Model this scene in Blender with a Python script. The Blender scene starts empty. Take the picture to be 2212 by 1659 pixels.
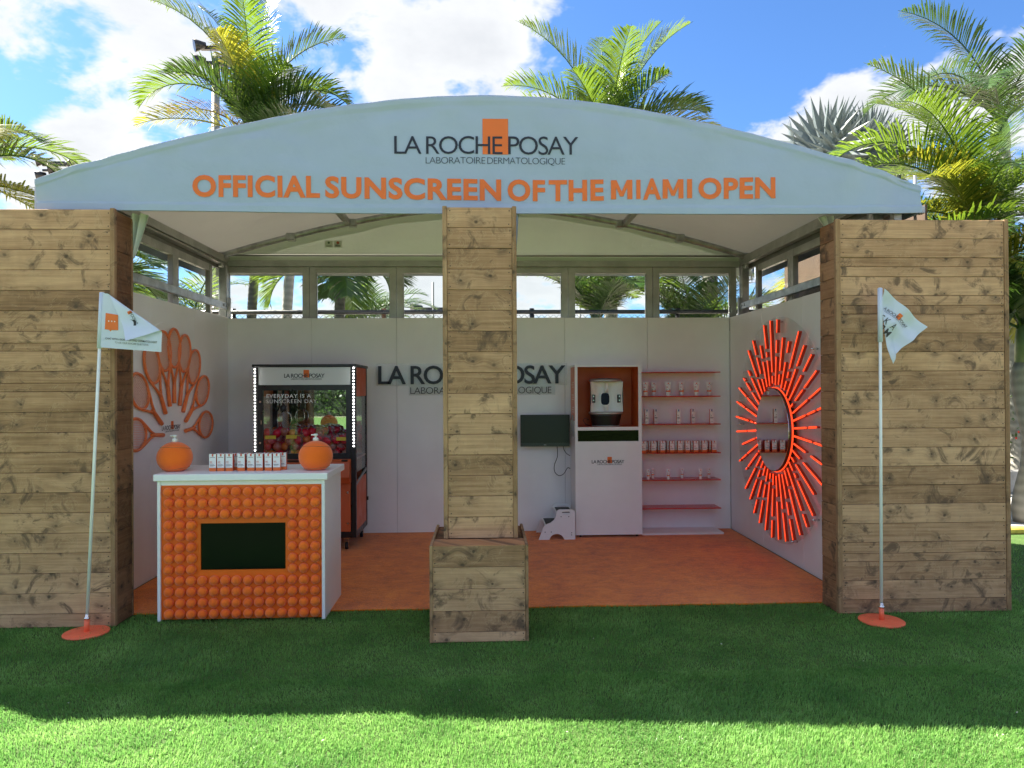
import bpy, bmesh, math, random
import numpy as np
from mathutils import Vector, Matrix, noise
from mathutils.geometry import tessellate_polygon
R = math.radians
random.seed(7)
scene = bpy.context.scene
COL = scene.collection

# ------------------------------------------------------------------ camera
cam = bpy.data.cameras.new('camera')
cam_ob = bpy.data.objects.new('camera', cam)
COL.objects.link(cam_ob)
cam.sensor_width = 36
cam.lens = 36 * 1560 / 2212
cam.clip_start = 0.05
cam.clip_end = 2000
cam_ob.matrix_world = (Matrix.Translation((0, 0, 1.67)) @ Matrix.Rotation(R(-2.2), 4, 'Z')
                       @ Matrix.Rotation(R(90.31), 4, 'X') @ Matrix.Rotation(R(-0.3), 4, 'Z'))
scene.camera = cam_ob

# ------------------------------------------------------------------ light
SUN_DIR = Vector((-0.90, 0.50, 1.0)).normalized()          # towards the sun: high, behind the tent, to its left
SUN_EL = math.asin(SUN_DIR.z)
SUN_AZ = math.atan2(SUN_DIR.x, SUN_DIR.y)                  # from +Y towards +X
sun = bpy.data.lights.new('sun', 'SUN')
sun.energy = 3.0
sun.angle = R(0.53)
sun.color = (1.0, 0.92, 0.80)
sun_ob = bpy.data.objects.new('sun', sun)
COL.objects.link(sun_ob)
sun_ob.rotation_euler = SUN_DIR.to_track_quat('Z', 'Y').to_euler()
sun_ob.location = (-20, 12, 25)
scene.view_settings.view_transform = 'Standard'
scene.view_settings.look = 'None'
scene.view_settings.gamma = 1
scene.view_settings.use_curve_mapping = False
scene.view_settings.exposure = 2.95
cy_ = scene.cycles
cy_.max_bounces = 8
cy_.diffuse_bounces = 4
cy_.glossy_bounces = 4
cy_.transmission_bounces = 6
cy_.transparent_max_bounces = 12
cy_.caustics_reflective = False
cy_.caustics_refractive = False


def build_world():
    w = bpy.data.worlds.new('World')
    scene.world = w
    w.use_nodes = True
    nt = w.node_tree
    N, L = nt.nodes, nt.links
    N.clear()
    out = N.new('ShaderNodeOutputWorld')
    bg = N.new('ShaderNodeBackground')
    bg.inputs['Strength'].default_value = 0.05
    sky = N.new('ShaderNodeTexSky')
    sky.sky_type = 'NISHITA'
    sky.sun_disc = False
    sky.sun_elevation = SUN_EL
    sky.sun_rotation = SUN_AZ
    sky.air_density = 1.0
    sky.dust_density = 0.6
    sky.ozone_density = 2.0
    tc = N.new('ShaderNodeTexCoord')

    def math_(op, a, b=None, c=None, clamp=False):
        n = N.new('ShaderNodeMath')
        n.operation = op
        n.use_clamp = clamp
        for i, v in enumerate((a, b, c)):
            if v is None:
                continue
            if isinstance(v, (int, float)):
                n.inputs[i].default_value = v
            else:
                L.new(v, n.inputs[i])
        return n.outputs[0]
    nrm = N.new('ShaderNodeVectorMath'); nrm.operation = 'NORMALIZE'
    L.new(tc.outputs['Generated'], nrm.inputs[0])
    sep = N.new('ShaderNodeSeparateXYZ'); L.new(nrm.outputs[0], sep.inputs[0])
    zz = math_('ADD', math_('MAXIMUM', sep.outputs[2], 0.0), 0.32)
    comb = N.new('ShaderNodeCombineXYZ')
    L.new(math_('DIVIDE', sep.outputs[0], zz), comb.inputs[0])
    L.new(math_('DIVIDE', sep.outputs[1], zz), comb.inputs[1])

    def fbm(scale, detail, rough, off, dist=0.0):
        m = N.new('ShaderNodeMapping')
        m.inputs['Location'].default_value = off
        L.new(comb.outputs[0], m.inputs[0])
        n = N.new('ShaderNodeTexNoise')
        n.inputs['Scale'].default_value = scale
        n.inputs['Detail'].default_value = detail
        n.inputs['Roughness'].default_value = rough
        n.inputs['Distortion'].default_value = dist
        L.new(m.outputs[0], n.inputs[0])
        return n.outputs[0]
    body = fbm(2.3, 6, 0.58, (3.1, 1.7, 0.4), 0.15)
    fine = fbm(7.5, 5, 0.62, (0.3, 4.2, 2.0), 0.3)
    dens = math_('ADD', math_('MULTIPLY', body, 0.95), math_('SUBTRACT', math_('MULTIPLY', fine, 0.36), 0.045))
    # weather: where the cumulus banks stand, as (direction, tightness, amount)
    for (d, k, g) in (((-0.55, 0.80, 0.36), 26, -0.085), ((-0.17, 0.87, 0.50), 40, -0.075), ((0.06, 0.86, 0.46), 60, 0.03),
                      ((-0.22, 0.86, 0.30), 60, 0.07), ((-0.42, 0.84, 0.30), 160, 0.08), ((0.418, 0.856, 0.305), 420, 0.26), ((0.458, 0.826, 0.330), 420, 0.24), ((0.356, 0.888, 0.292), 700, 0.16),
                      ((0.47, 0.79, 0.46), 170, -0.06),
                      ((0.288, 0.855, 0.431), 55, -0.27), ((0.393, 0.816, 0.424), 60, -0.16), ((-0.36, 0.86, 0.27), 220, -0.10),
                      ((0.1, 0.97, 0.14), 14, 0.10)):
        v = Vector(d).normalized()
        dp = N.new('ShaderNodeVectorMath'); dp.operation = 'DOT_PRODUCT'
        L.new(nrm.outputs[0], dp.inputs[0]); dp.inputs[1].default_value = v
        e = math_('EXPONENT', math_('MULTIPLY', math_('SUBTRACT', dp.outputs['Value'], 1.0), float(k)))
        dens = math_('ADD', dens, math_('MULTIPLY', e, g))
    mr = N.new('ShaderNodeMapRange'); mr.interpolation_type = 'SMOOTHSTEP'
    mr.inputs['From Min'].default_value = 0.575
    mr.inputs['From Max'].default_value = 0.675
    L.new(dens, mr.inputs[0])
    cov = mr.outputs[0]
    shade = N.new('ShaderNodeMapRange')
    shade.inputs['From Min'].default_value = 0.56
    shade.inputs['From Max'].default_value = 0.95
    L.new(math_('ADD', dens, math_('MULTIPLY', math_('SUBTRACT', fbm(3.4, 4, 0.55, (7, 2, 1)), 0.5), 0.55)), shade.inputs[0])
    ccol = N.new('ShaderNodeMix'); ccol.data_type = 'RGBA'
    ccol.inputs['A'].default_value = (2.8, 2.85, 2.9, 1)
    ccol.inputs['B'].default_value = (2.05, 2.13, 2.27, 1)
    L.new(shade.outputs[0], ccol.inputs['Factor'])
    mix = N.new('ShaderNodeMix'); mix.data_type = 'RGBA'
    L.new(cov, mix.inputs['Factor'])
    blue = N.new('ShaderNodeMix'); blue.data_type = 'RGBA'; blue.blend_type = 'MULTIPLY'
    blue.inputs['Factor'].default_value = 1.0
    blue.inputs['B'].default_value = (0.295, 0.445, 0.635, 1)
    L.new(sky.outputs[0], blue.inputs['A'])
    L.new(blue.outputs['Result'], mix.inputs['A'])
    L.new(ccol.outputs['Result'], mix.inputs['B'])
    L.new(mix.outputs['Result'], bg.inputs[0])
    L.new(bg.outputs[0], out.inputs[0])


build_world()

# ------------------------------------------------------------------ materials
class NT:
    """small wrapper for building node trees"""
    def __init__(s, name):
        s.m = bpy.data.materials.new(name)
        s.m.use_nodes = True
        s.nt = s.m.node_tree
        s.N, s.L = s.nt.nodes, s.nt.links
        s.p = s.N['Principled BSDF']
        s.out = s.N['Material Output']

    def put(s, sock, v):
        if hasattr(v, 'is_linked') or isinstance(v, bpy.types.NodeSocket):
            s.L.new(v, sock)
        else:
            sock.default_value = v

    def math(s, op, a, b=0.0, c=0.0, clamp=False):
        n = s.N.new('ShaderNodeMath'); n.operation = op; n.use_clamp = clamp
        for i, v in enumerate((a, b, c)):
            s.put(n.inputs[i], v)
        return n.outputs[0]

    def noise(s, vec, scale, detail=4, rough=0.5, dist=0.0):
        n = s.N.new('ShaderNodeTexNoise')
        n.inputs['Scale'].default_value = scale
        n.inputs['Detail'].default_value = detail
        n.inputs['Roughness'].default_value = rough
        n.inputs['Distortion'].default_value = dist
        if vec is not None:
            s.L.new(vec, n.inputs['Vector'])
        return n.outputs[0]

    def ramp(s, fac, stops):
        n = s.N.new('ShaderNodeValToRGB')
        e = n.color_ramp.elements
        while len(e) < len(stops):
            e.new(0.5)
        for i, (p, c) in enumerate(stops):
            e[i].position = p
            e[i].color = c if len(c) == 4 else (*c, 1)
        s.L.new(fac, n.inputs[0])
        return n.outputs[0]

    def rng(s, v, a, b, c=0.0, d=1.0, smooth=True):
        n = s.N.new('ShaderNodeMapRange')
        n.interpolation_type = 'SMOOTHSTEP' if smooth else 'LINEAR'
        for i, q in enumerate((v, a, b, c, d)):
            s.put(n.inputs[i], q)
        return n.outputs[0]

    def mixc(s, f, a, b, mode='MIX'):
        n = s.N.new('ShaderNodeMix'); n.data_type = 'RGBA'; n.blend_type = mode
        s.put(n.inputs['Factor'], f)
        s.put(n.inputs['A'], a if not isinstance(a, tuple) else (*a[:3], 1))
        s.put(n.inputs['B'], b if not isinstance(b, tuple) else (*b[:3], 1))
        return n.outputs['Result']

    def pos(s):
        return s.N.new('ShaderNodeNewGeometry').outputs['Position']

    def obj(s):
        return s.N.new('ShaderNodeTexCoord').outputs['Object']

    def rnd(s):
        return s.N.new('ShaderNodeObjectInfo').outputs['Random']

    def xyz(s, v):
        n = s.N.new('ShaderNodeSeparateXYZ'); s.L.new(v, n.inputs[0]); return n.outputs

    def cxyz(s, x, y, z):
        n = s.N.new('ShaderNodeCombineXYZ')
        for i, q in enumerate((x, y, z)):
            s.put(n.inputs[i], q)
        return n.outputs[0]

    def bump(s, h, strength=0.3, dist=0.01):
        n = s.N.new('ShaderNodeBump')
        n.inputs['Strength'].default_value = strength
        n.inputs['Distance'].default_value = dist
        s.L.new(h, n.inputs['Height'])
        s.L.new(n.outputs[0], s.p.inputs['Normal'])

    def base(s, c):
        s.put(s.p.inputs['Base Color'], c if not isinstance(c, tuple) else (*c[:3], 1))


MATS = {}


def mat(name, col, rough=0.5, metal=0.0, var=0.0, scale=6.0, bump=0.0, bscale=40.0, spec=None, emit=None, estr=0.0,
        coat=0.0):
    if name in MATS:
        return MATS[name]
    t = NT(name)
    t.p.inputs['Roughness'].default_value = rough
    t.p.inputs['Metallic'].default_value = metal
    if spec is not None:
        t.p.inputs['Specular IOR Level'].default_value = spec
    if coat:
        t.p.inputs['Coat Weight'].default_value = coat
    if var > 0:
        f = t.noise(t.pos(), scale, 5, 0.6)
        lo = tuple(max(0, x * (1 - var)) for x in col); hi = tuple(min(1, x * (1 + var)) for x in col)
        t.base(t.mixc(t.rng(f, 0.3, 0.7), lo, hi))
        r2 = t.rng(t.noise(t.pos(), scale * 2.3, 4), 0.3, 0.7, max(0.02, rough - 0.08), min(1, rough + 0.1))
        t.put(t.p.inputs['Roughness'], r2)
    else:
        t.base(col)
    if bump:
        t.bump(t.noise(t.pos(), bscale, 4, 0.6), bump, 0.004)
    if emit:
        t.p.inputs['Emission Color'].default_value = (*emit, 1)
        t.p.inputs['Emission Strength'].default_value = estr
    MATS[name] = t.m
    return t.m


def wood(name, vertical=False, tint=(1, 1, 1), dark=1.0):
    t = NT(name)
    P = t.xyz(t.pos())
    r = t.rnd()
    off = t.math('MULTIPLY', r, 61.0)
    if vertical:
        al, ac = P[2], t.math('ADD', P[0], P[1])
    else:
        al, ac = t.math('ADD', P[0], P[1]), P[2]
    al = t.math('ADD', al, off)
    ac = t.math('ADD', ac, t.math('MULTIPLY', r, 13.0))
    # knots
    vor = t.N.new('ShaderNodeTexVoronoi'); vor.voronoi_dimensions = '2D'
    vor.inputs['Scale'].default_value = 1.0
    warp = t.noise(t.cxyz(t.math('MULTIPLY', al, 9.0), t.math('MULTIPLY', ac, 14.0), 0.0), 1.0, 2)
    kv = t.cxyz(t.math('ADD', t.math('MULTIPLY', al, 5.2), t.math('MULTIPLY', warp, 0.12)),
                t.math('ADD', t.math('MULTIPLY', ac, 6.0), t.math('MULTIPLY', warp, 0.16)), 0.0)
    t.L.new(kv, vor.inputs['Vector'])
    d = vor.outputs['Distance']
    cc = t.xyz(vor.outputs['Color'])
    size = t.rng(cc[0], 0.22, 0.72, 0.0, 1.0)
    near = t.math('MULTIPLY', t.math('EXPONENT', t.math('MULTIPLY', t.math('MULTIPLY', d, d), -26.0)), size)
    # grain swirling round the knots
    ac2 = t.math('ADD', ac, t.math('MULTIPLY', near, 0.035))
    g1 = t.noise(t.cxyz(t.math('MULTIPLY', al, 1.3), t.math('MULTIPLY', ac2, 55.0), 0.0), 1.0, 6, 0.62, 0.25)
    g2 = t.noise(t.cxyz(t.math('MULTIPLY', al, 5.0), t.math('MULTIPLY', ac2, 240.0), 3.0), 1.0, 3, 0.6)
    stain = t.noise(t.cxyz(t.math('MULTIPLY', al, 2.4), t.math('MULTIPLY', ac, 7.0), 9.0), 1.0, 4, 0.6, 0.4)
    cross = t.noise(t.cxyz(t.math('MULTIPLY', al, 14.0), t.math('MULTIPLY', ac, 3.0), 5.0), 1.0, 3, 0.6, 0.9)
    tone = t.math('ADD', t.math('MULTIPLY', g1, 0.55), t.math('MULTIPLY', g2, 0.25))
    tone = t.math('ADD', tone, t.math('MULTIPLY', stain, 0.50))
    tone = t.math('ADD', tone, t.math('MULTIPLY', cross, 0.12))
    tone = t.math('ADD', tone, t.math('MULTIPLY', t.math('SUBTRACT', r, 0.5), 0.24))
    cols = [(0.43, (0.11, 0.073, 0.038)), (0.60, (0.205, 0.142, 0.076)), (0.76, (0.285, 0.208, 0.118)), (0.95, (0.375, 0.285, 0.165))]
    cols = [(p, tuple(a * b * dark * w_ for a, b, w_ in zip(c, tint, (1.74, 1.40, 1.36)))) for p, c in cols]
    c = t.ramp(tone, cols)
    # smoky halo and dark core of each knot
    halo = t.math('MULTIPLY', t.rng(d, 0.42, 0.05), t.math('MULTIPLY', size, t.rng(t.noise(kv, 3.0, 3), 0.35, 0.65, 0.3, 1.0)))
    c = t.mixc(t.math('MULTIPLY', halo, 0.68), c, tuple(x * dark for x in (0.10, 0.062, 0.042)))
    smoke = t.noise(t.cxyz(t.math('MULTIPLY', al, 5.2), t.math('MULTIPLY', ac, 5.0), 17.0), 1.0, 5, 0.66, 1.3)
    c = t.mixc(t.math('MULTIPLY', t.rng(smoke, 0.53, 0.68), 0.85), c, tuple(x * dark for x in (0.125, 0.078, 0.050)))
    c = t.mixc(t.math('MULTIPLY', t.rng(t.math('ABSOLUTE', t.math('SUBTRACT', smoke, 0.53)), 0.010, 0.0), 0.35), c, tuple(x * dark for x in (0.60, 0.43, 0.26)))
    ring = t.math('MULTIPLY', t.rng(d, t.math('ADD', 0.035, t.math('MULTIPLY', cc[1], 0.075)), 0.03), size)
    c = t.mixc(t.math('MULTIPLY', ring, 0.85), c, tuple(x * dark for x in (0.085, 0.055, 0.036)))
    t.base(c)
    t.p.inputs['Roughness'].default_value = 0.72
    t.p.inputs['Specular IOR Level'].default_value = 0.25
    t.bump(t.math('ADD', t.math('MULTIPLY', g1, 0.6), t.math('MULTIPLY', g2, 0.6)), 0.35, 0.004)
    return t.m


def thin_clear(name, tint=(0.94, 0.96, 0.97), diffuse=0.0, dcol=(0.8, 0.8, 0.8), gloss=1.0, haze=0.0):
    """thin clear sheet: light passes straight through, with a Fresnel sheen"""
    t = NT(name)
    t.N.remove(t.p)
    tr = t.N.new('ShaderNodeBsdfTransparent'); tr.inputs[0].default_value = (*tint, 1)
    gl = t.N.new('ShaderNodeBsdfGlossy'); gl.inputs['Roughness'].default_value = 0.03
    lw = t.N.new('ShaderNodeLayerWeight'); lw.inputs[0].default_value = 0.5
    fr = t.math('ADD', 0.035, t.math('MULTIPLY', t.math('POWER', lw.outputs['Facing'], 5.0), 0.9))
    sh = tr.outputs[0]
    if diffuse > 0:
        df = t.N.new('ShaderNodeBsdfDiffuse'); df.inputs[0].default_value = (*dcol, 1)
        m0 = t.N.new('ShaderNodeMixShader'); m0.inputs[0].default_value = diffuse
        t.L.new(sh, m0.inputs[1]); t.L.new(df.outputs[0], m0.inputs[2])
        sh = m0.outputs[0]
    mx = t.N.new('ShaderNodeMixShader')
    t.L.new(t.math('MULTIPLY', fr, gloss, clamp=True), mx.inputs[0])
    t.L.new(sh, mx.inputs[1]); t.L.new(gl.outputs[0], mx.inputs[2])
    t.L.new(mx.outputs[0], t.out.inputs[0])
    return t.m


def fabric(name, col, transl=0.2, tcol=None, wr=0.25, wscale=3.0):
    t = NT(name)
    f = t.noise(t.pos(), 2.2, 6, 0.6)
    c = t.mixc(t.rng(f, 0.3, 0.7), tuple(x * 0.94 for x in col), col)
    t.base(c)
    t.p.inputs['Roughness'].default_value = 0.55
    t.p.inputs['Specular IOR Level'].default_value = 0.3
    t.bump(t.math('ADD', t.noise(t.pos(), wscale, 4, 0.55, 0.6), t.math('MULTIPLY', t.noise(t.pos(), wscale * 9, 3), 0.12)), wr, 0.03)
    if transl > 0:
        tl = t.N.new('ShaderNodeBsdfTranslucent')
        tl.inputs[0].default_value = (*(tcol or col), 1)
        mx = t.N.new('ShaderNodeMixShader'); mx.inputs[0].default_value = transl
        t.L.new(t.p.outputs[0], mx.inputs[1]); t.L.new(tl.outputs[0], mx.inputs[2])
        t.L.new(mx.outputs[0], t.out.inputs[0])
    return t.m


def leafmat(name, c1, c2, tl=0.45, tcol=None, gloss=0.35):
    t = NT(name)
    f = t.noise(t.pos(), 1.7, 4, 0.6)
    g = t.rnd()
    c = t.mixc(t.rng(t.math('ADD', t.math('MULTIPLY', f, 0.7), t.math('MULTIPLY', g, 0.3)), 0.3, 0.7), c1, c2)
    t.base(c)
    t.p.inputs['Roughness'].default_value = gloss
    tn = t.N.new('ShaderNodeBsdfTranslucent')
    t.put(tn.inputs[0], t.mixc(0.5, c, tcol or tuple(min(1, 2.2 * x) for x in c2)))
    mx = t.N.new('ShaderNodeMixShader'); mx.inputs[0].default_value = tl
    t.L.new(t.p.outputs[0], mx.inputs[1]); t.L.new(tn.outputs[0], mx.inputs[2])
    t.L.new(mx.outputs[0], t.out.inputs[0])
    return t.m


WHITE = mat('white_laminate', (0.84, 0.84, 0.85), 0.42, var=0.03, scale=2.0)
PANEL = mat('wall_panel_white', (0.84, 0.835, 0.84), 0.5, var=0.035, scale=1.6)
ORANGE = mat('orange_print', (0.80, 0.17, 0.025), 0.5)
LOGO_OR = mat('logo_orange', (0.78, 0.16, 0.022), 0.55)
INK = mat('dark_ink', (0.012, 0.016, 0.028), 0.45)
BLACK = mat('black_metal', (0.012, 0.012, 0.014), 0.35, var=0.2, scale=8)
RUBBER = mat('black_rubber', (0.018, 0.018, 0.018), 0.7)
STEEL = mat('galvanised_steel', (0.42, 0.43, 0.43), 0.42, metal=0.75, var=0.25, scale=9)
ALU = mat('aluminium_frame', (0.42, 0.42, 0.41), 0.45, metal=0.35, var=0.15, scale=5)
CHROME = mat('chrome', (0.75, 0.75, 0.75), 0.2, metal=1.0)
SCREEN = mat('switched_off_screen', (0.003, 0.006, 0.005), 0.12, spec=0.12)
MIRROR = mat('mirror_glass', (0.86, 0.87, 0.87), 0.015, metal=1.0)
WOOD = wood('pine_boards')
WOODV = wood('pine_trim', vertical=True, tint=(0.95, 0.95, 0.9), dark=0.8)
WOODD = wood('dark_plywood', tint=(0.9, 0.72, 0.62), dark=0.50)
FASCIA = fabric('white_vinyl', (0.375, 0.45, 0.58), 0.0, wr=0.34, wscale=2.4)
ROOFV = fabric('roof_vinyl', (0.46, 0.47, 0.40), 0.035, (0.80, 0.76, 0.66), wr=0.12)
GABLE = fabric('gable_vinyl', (0.66, 0.70, 0.60), 0.05, (0.7, 0.72, 0.6), wr=0.3, wscale=4)
GLASS = NT('window_glass')
GLASS.p.inputs['Base Color'].default_value = (0.93, 0.97, 0.96, 1)
GLASS.p.inputs['Roughness'].default_value = 0.01
GLASS.p.inputs['Transmission Weight'].default_value = 1.0
GLASS.p.inputs['IOR'].default_value = 1.12
GLASS = GLASS.m
ACRYL = thin_clear('clear_acrylic', (0.95, 0.96, 0.96), gloss=0.8)
CASEGLASS = thin_clear('case_glass', (0.90, 0.93, 0.93), gloss=1.0)
REDACR = thin_clear('red_acrylic', (0.95, 0.20, 0.17), diffuse=0.45, dcol=(0.85, 0.07, 0.055), gloss=1.0)

# ------------------------------------------------------------------ mesh helpers
ORG = {}


def tag(o, label=None, cat=None, group=None, kind=None):
    if label: o['label'] = label
    if cat: o['category'] = cat
    if group: o['group'] = group
    if kind: o['kind'] = kind
    return o


def thing(name, label, cat, loc=(0, 0, 0), group=None):
    o = bpy.data.objects.new(name, None)
    o.empty_display_size = 0.1
    COL.objects.link(o)
    o.location = loc
    ORG[o.name] = Vector(loc)
    return tag(o, label, cat, group)


class MB:
    def __init__(s):
        s.v, s.f, s.mi, s.sm = [], [], [], []

    def add(s, vs, fs, mi=0, sm=False):
        b = len(s.v)
        s.v += [tuple(v) for v in vs]
        for f in fs:
            s.f.append([b + i for i in f]); s.mi.append(mi); s.sm.append(sm)
        return s

    def box(s, x0, x1, y0, y1, z0, z1, mi=0, bev=0.0, xf=None):
        if bev <= 0:
            vs = [(x, y, z) for z in (z0, z1) for y in (y0, y1) for x in (x0, x1)]
            fs = [(0, 2, 3, 1), (4, 5, 7, 6), (0, 1, 5, 4), (2, 6, 7, 3), (0, 4, 6, 2), (1, 3, 7, 5)]
        else:
            b = min(bev, (x1 - x0) * .45, (y1 - y0) * .45, (z1 - z0) * .45)
            bm = bmesh.new()
            bmesh.ops.create_cube(bm, size=1.0)
            for v in bm.verts:
                v.co = Vector(((x0 + x1) / 2 + v.co.x * (x1 - x0), (y0 + y1) / 2 + v.co.y * (y1 - y0), (z0 + z1) / 2 + v.co.z * (z1 - z0)))
            bmesh.ops.bevel(bm, geom=bm.edges[:], offset=b, segments=1, affect='EDGES', profile=0.5)
            bm.verts.index_update()
            vs = [tuple(v.co) for v in bm.verts]
            fs = [tuple(v.index for v in f.verts) for f in bm.faces]
            bm.free()
        if xf: vs = [tuple(xf @ Vector(v)) for v in vs]
        return s.add(vs, fs, mi)

    def tube(s, pts, r, n=8, mi=0, cap=True, r2=None):
        pts = [Vector(p) for p in pts]
        m = len(pts)
        vs, fs = [], []
        up = None
        for i, p in enumerate(pts):
            t = (pts[min(i + 1, m - 1)] - pts[max(i - 1, 0)]).normalized()
            if up is None:
                up = Vector((0, 0, 1)) if abs(t.z) < 0.9 else Vector((1, 0, 0))
            a = t.cross(up).normalized()
            up = a.cross(t).normalized()
            rr = r if r2 is None else r + (r2 - r) * i / max(1, m - 1)
            if isinstance(r, (list, tuple)): rr = r[i]
            for k in range(n):
                an = 2 * math.pi * k / n
                vs.append(p + (a * math.cos(an) + up * math.sin(an)) * rr)
        for i in range(m - 1):
            for k in range(n):
                fs.append((i * n + k, i * n + (k + 1) % n, (i + 1) * n + (k + 1) % n, (i + 1) * n + k))
        b = len(s.v)
        s.add(vs, fs, mi, True)
        if cap:
            for ring in (tuple(b + k for k in range(n - 1, -1, -1)), tuple(b + (m - 1) * n + k for k in range(n))):
                s.f.append(list(ring)); s.mi.append(mi); s.sm.append(False)
        return s

    def lathe(s, prof, c=(0, 0, 0), n=20, mi=0, sx=1, sy=1, caps=True):
        vs, fs = [], []
        for (r, z) in prof:
            for k in range(n):
                a = 2 * math.pi * k / n
                vs.append((c[0] + r * math.cos(a) * sx, c[1] + r * math.sin(a) * sy, c[2] + z))
        for i in range(len(prof) - 1):
            for k in range(n):
                fs.append((i * n + k, i * n + (k + 1) % n, (i + 1) * n + (k + 1) % n, (i + 1) * n + k))
        b = len(s.v)
        s.add(vs, fs, mi, True)
        if caps:
            for ring in (tuple(b + k for k in range(n - 1, -1, -1)), tuple(b + (len(prof) - 1) * n + k for k in range(n))):
                s.f.append(list(ring)); s.mi.append(mi); s.sm.append(False)
        return s

    def grid(s, fn, nu, nv, mi=0, sm=True, flip=False):
        vs = [fn(i / nu, j / nv) for j in range(nv + 1) for i in range(nu + 1)]
        fs = []
        for j in range(nv):
            for i in range(nu):
                a = j * (nu + 1) + i
                q = (a, a + 1, a + nu + 2, a + nu + 1)
                fs.append(q[::-1] if flip else q)
        return s.add(vs, fs, mi, sm)

    def prism(s, outer, holes, place, t, mi=0):
        """outline (2-d, with holes) extruded by t; place(u, v, w) gives the 3-d point"""
        loops = [[Vector((u, v, 0)) for u, v in lp] for lp in [outer] + list(holes)]
        tris = tessellate_polygon(loops)
        flat = [p for lp in loops for p in lp]
        n = len(flat)
        vs = [place(p.x, p.y, 0) for p in flat] + [place(p.x, p.y, t) for p in flat]
        fs = [tuple(q) for q in tris] + [tuple(n + i for i in q[::-1]) for q in tris]
        b = 0
        for lp in loops:
            m = len(lp)
            for i in range(m):
                j = (i + 1) % m
                fs.append((b + i, b + j, n + b + j, n + b + i))
            b += m
        return s.add(vs, fs, mi)

    def build(s, name, mats, parent=None, fixn=True):
        me = bpy.data.meshes.new(name)
        o0 = Vector((0, 0, 0))
        if parent is not None: o0 = ORG[parent.name]
        me.from_pydata([(v[0] - o0.x, v[1] - o0.y, v[2] - o0.z) for v in s.v], [], s.f)
        if not isinstance(mats, (list, tuple)): mats = [mats]
        for m in mats: me.materials.append(m)
        me.polygons.foreach_set('material_index', s.mi)
        me.polygons.foreach_set('use_smooth', s.sm)
        if fixn:
            bm = bmesh.new(); bm.from_mesh(me)
            bmesh.ops.recalc_face_normals(bm, faces=bm.faces[:])
            bm.to_mesh(me); bm.free()
        me.update()
        o = bpy.data.objects.new(name, me)
        COL.objects.link(o)
        ORG[o.name] = o0
        if parent is not None: o.parent = parent
        return o


def box(name, m, parent, *a, bev=0.0):
    return MB().box(*a, bev=bev).build(name, m, parent, fixn=False)


def copy_tree(o, parent=None, loc=None, rz=None):
    c = o.copy(); COL.objects.link(c)
    ORG[c.name] = ORG[o.name]
    if parent is not None: c.parent = parent
    if loc is not None: c.location = loc
    if rz is not None: c.rotation_euler = (0, 0, rz)
    for ch in list(o.children): copy_tree(ch, c)
    return c


# ---- lettering as flat print (built-in letter shapes)
_TC = {}


def letters(body, off=0.0, sp=1.0, ext=0.0):
    key = (body, off, sp, ext)
    if key in _TC: return _TC[key]
    cu = bpy.data.curves.new('lettering', 'FONT')
    cu.body = body; cu.offset = off; cu.space_character = sp; cu.resolution_u = 4; cu.extrude = ext
    cu.fill_mode = 'FRONT' if ext == 0 else 'BOTH'
    ob = bpy.data.objects.new('lettering', cu)
    COL.objects.link(ob)
    bpy.context.view_layer.update()
    me = bpy.data.meshes.new_from_object(ob)
    V = [tuple(v.co) for v in me.vertices]; F = [tuple(p.vertices) for p in me.polygons]
    bpy.data.objects.remove(ob); bpy.data.curves.remove(cu); bpy.data.meshes.remove(me)
    x0 = min(v[0] for v in V); x1 = max(v[0] for v in V)
    V = [((v[0] - x0) / (x1 - x0), v[1] / 0.683, v[2]) for v in V]       # x 0..1, cap height 1
    _TC[key] = (V, F)
    return _TC[key]


def words(mb, items, place, mi=0, off=0.0, sp=1.0):
    """items: (text, x0, x1, baseline, cap) in the print's own plane; place(u, v) gives the 3-d point"""
    for (b, x0, x1, z, cap) in items:
        V, F = letters(b, off, sp)
        mb.add([place(x0 + (x1 - x0) * v[0], z + cap * v[1]) for v in V], F, mi)
    return mb


def logo(parent, place, W, dark=None, sq=True, tri=1.0):
    """the brand lettering: orange square behind two lines of capitals; u runs 0..W, baseline at v = 0"""
    dark = dark or INK
    pl2 = lambda u, v: place(u * W, v * W, 1)
    out = []
    if sq:
        m = MB(); m.grid(lambda a, b: place((0.4777 + 0.139 * a) * W, (-0.001 + 0.194 * b) * W, 0), 4, 4)
        out.append(m.build('logo_square', LOGO_OR, parent, fixn=False))
    m = MB()
    words(m, [('LA', 0, .147, 0, .097), ('ROCHE', .172, .586, 0, .097), ('POSAY', .617, 1.0, 0, .097)], pl2, off=-0.002 if W > .8 else .012, sp=0.86)
    words(m, [('LABORATOIRE', .170, .492, -.053, .036), ('DERMATOLOGIQUE', .5035, .927, -.053, .036)], pl2, off=-0.018 if W > .8 else 0.0, sp=0.9)
    out.append(m.build('logo_lettering', dark, parent, fixn=False))
    return out


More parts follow.
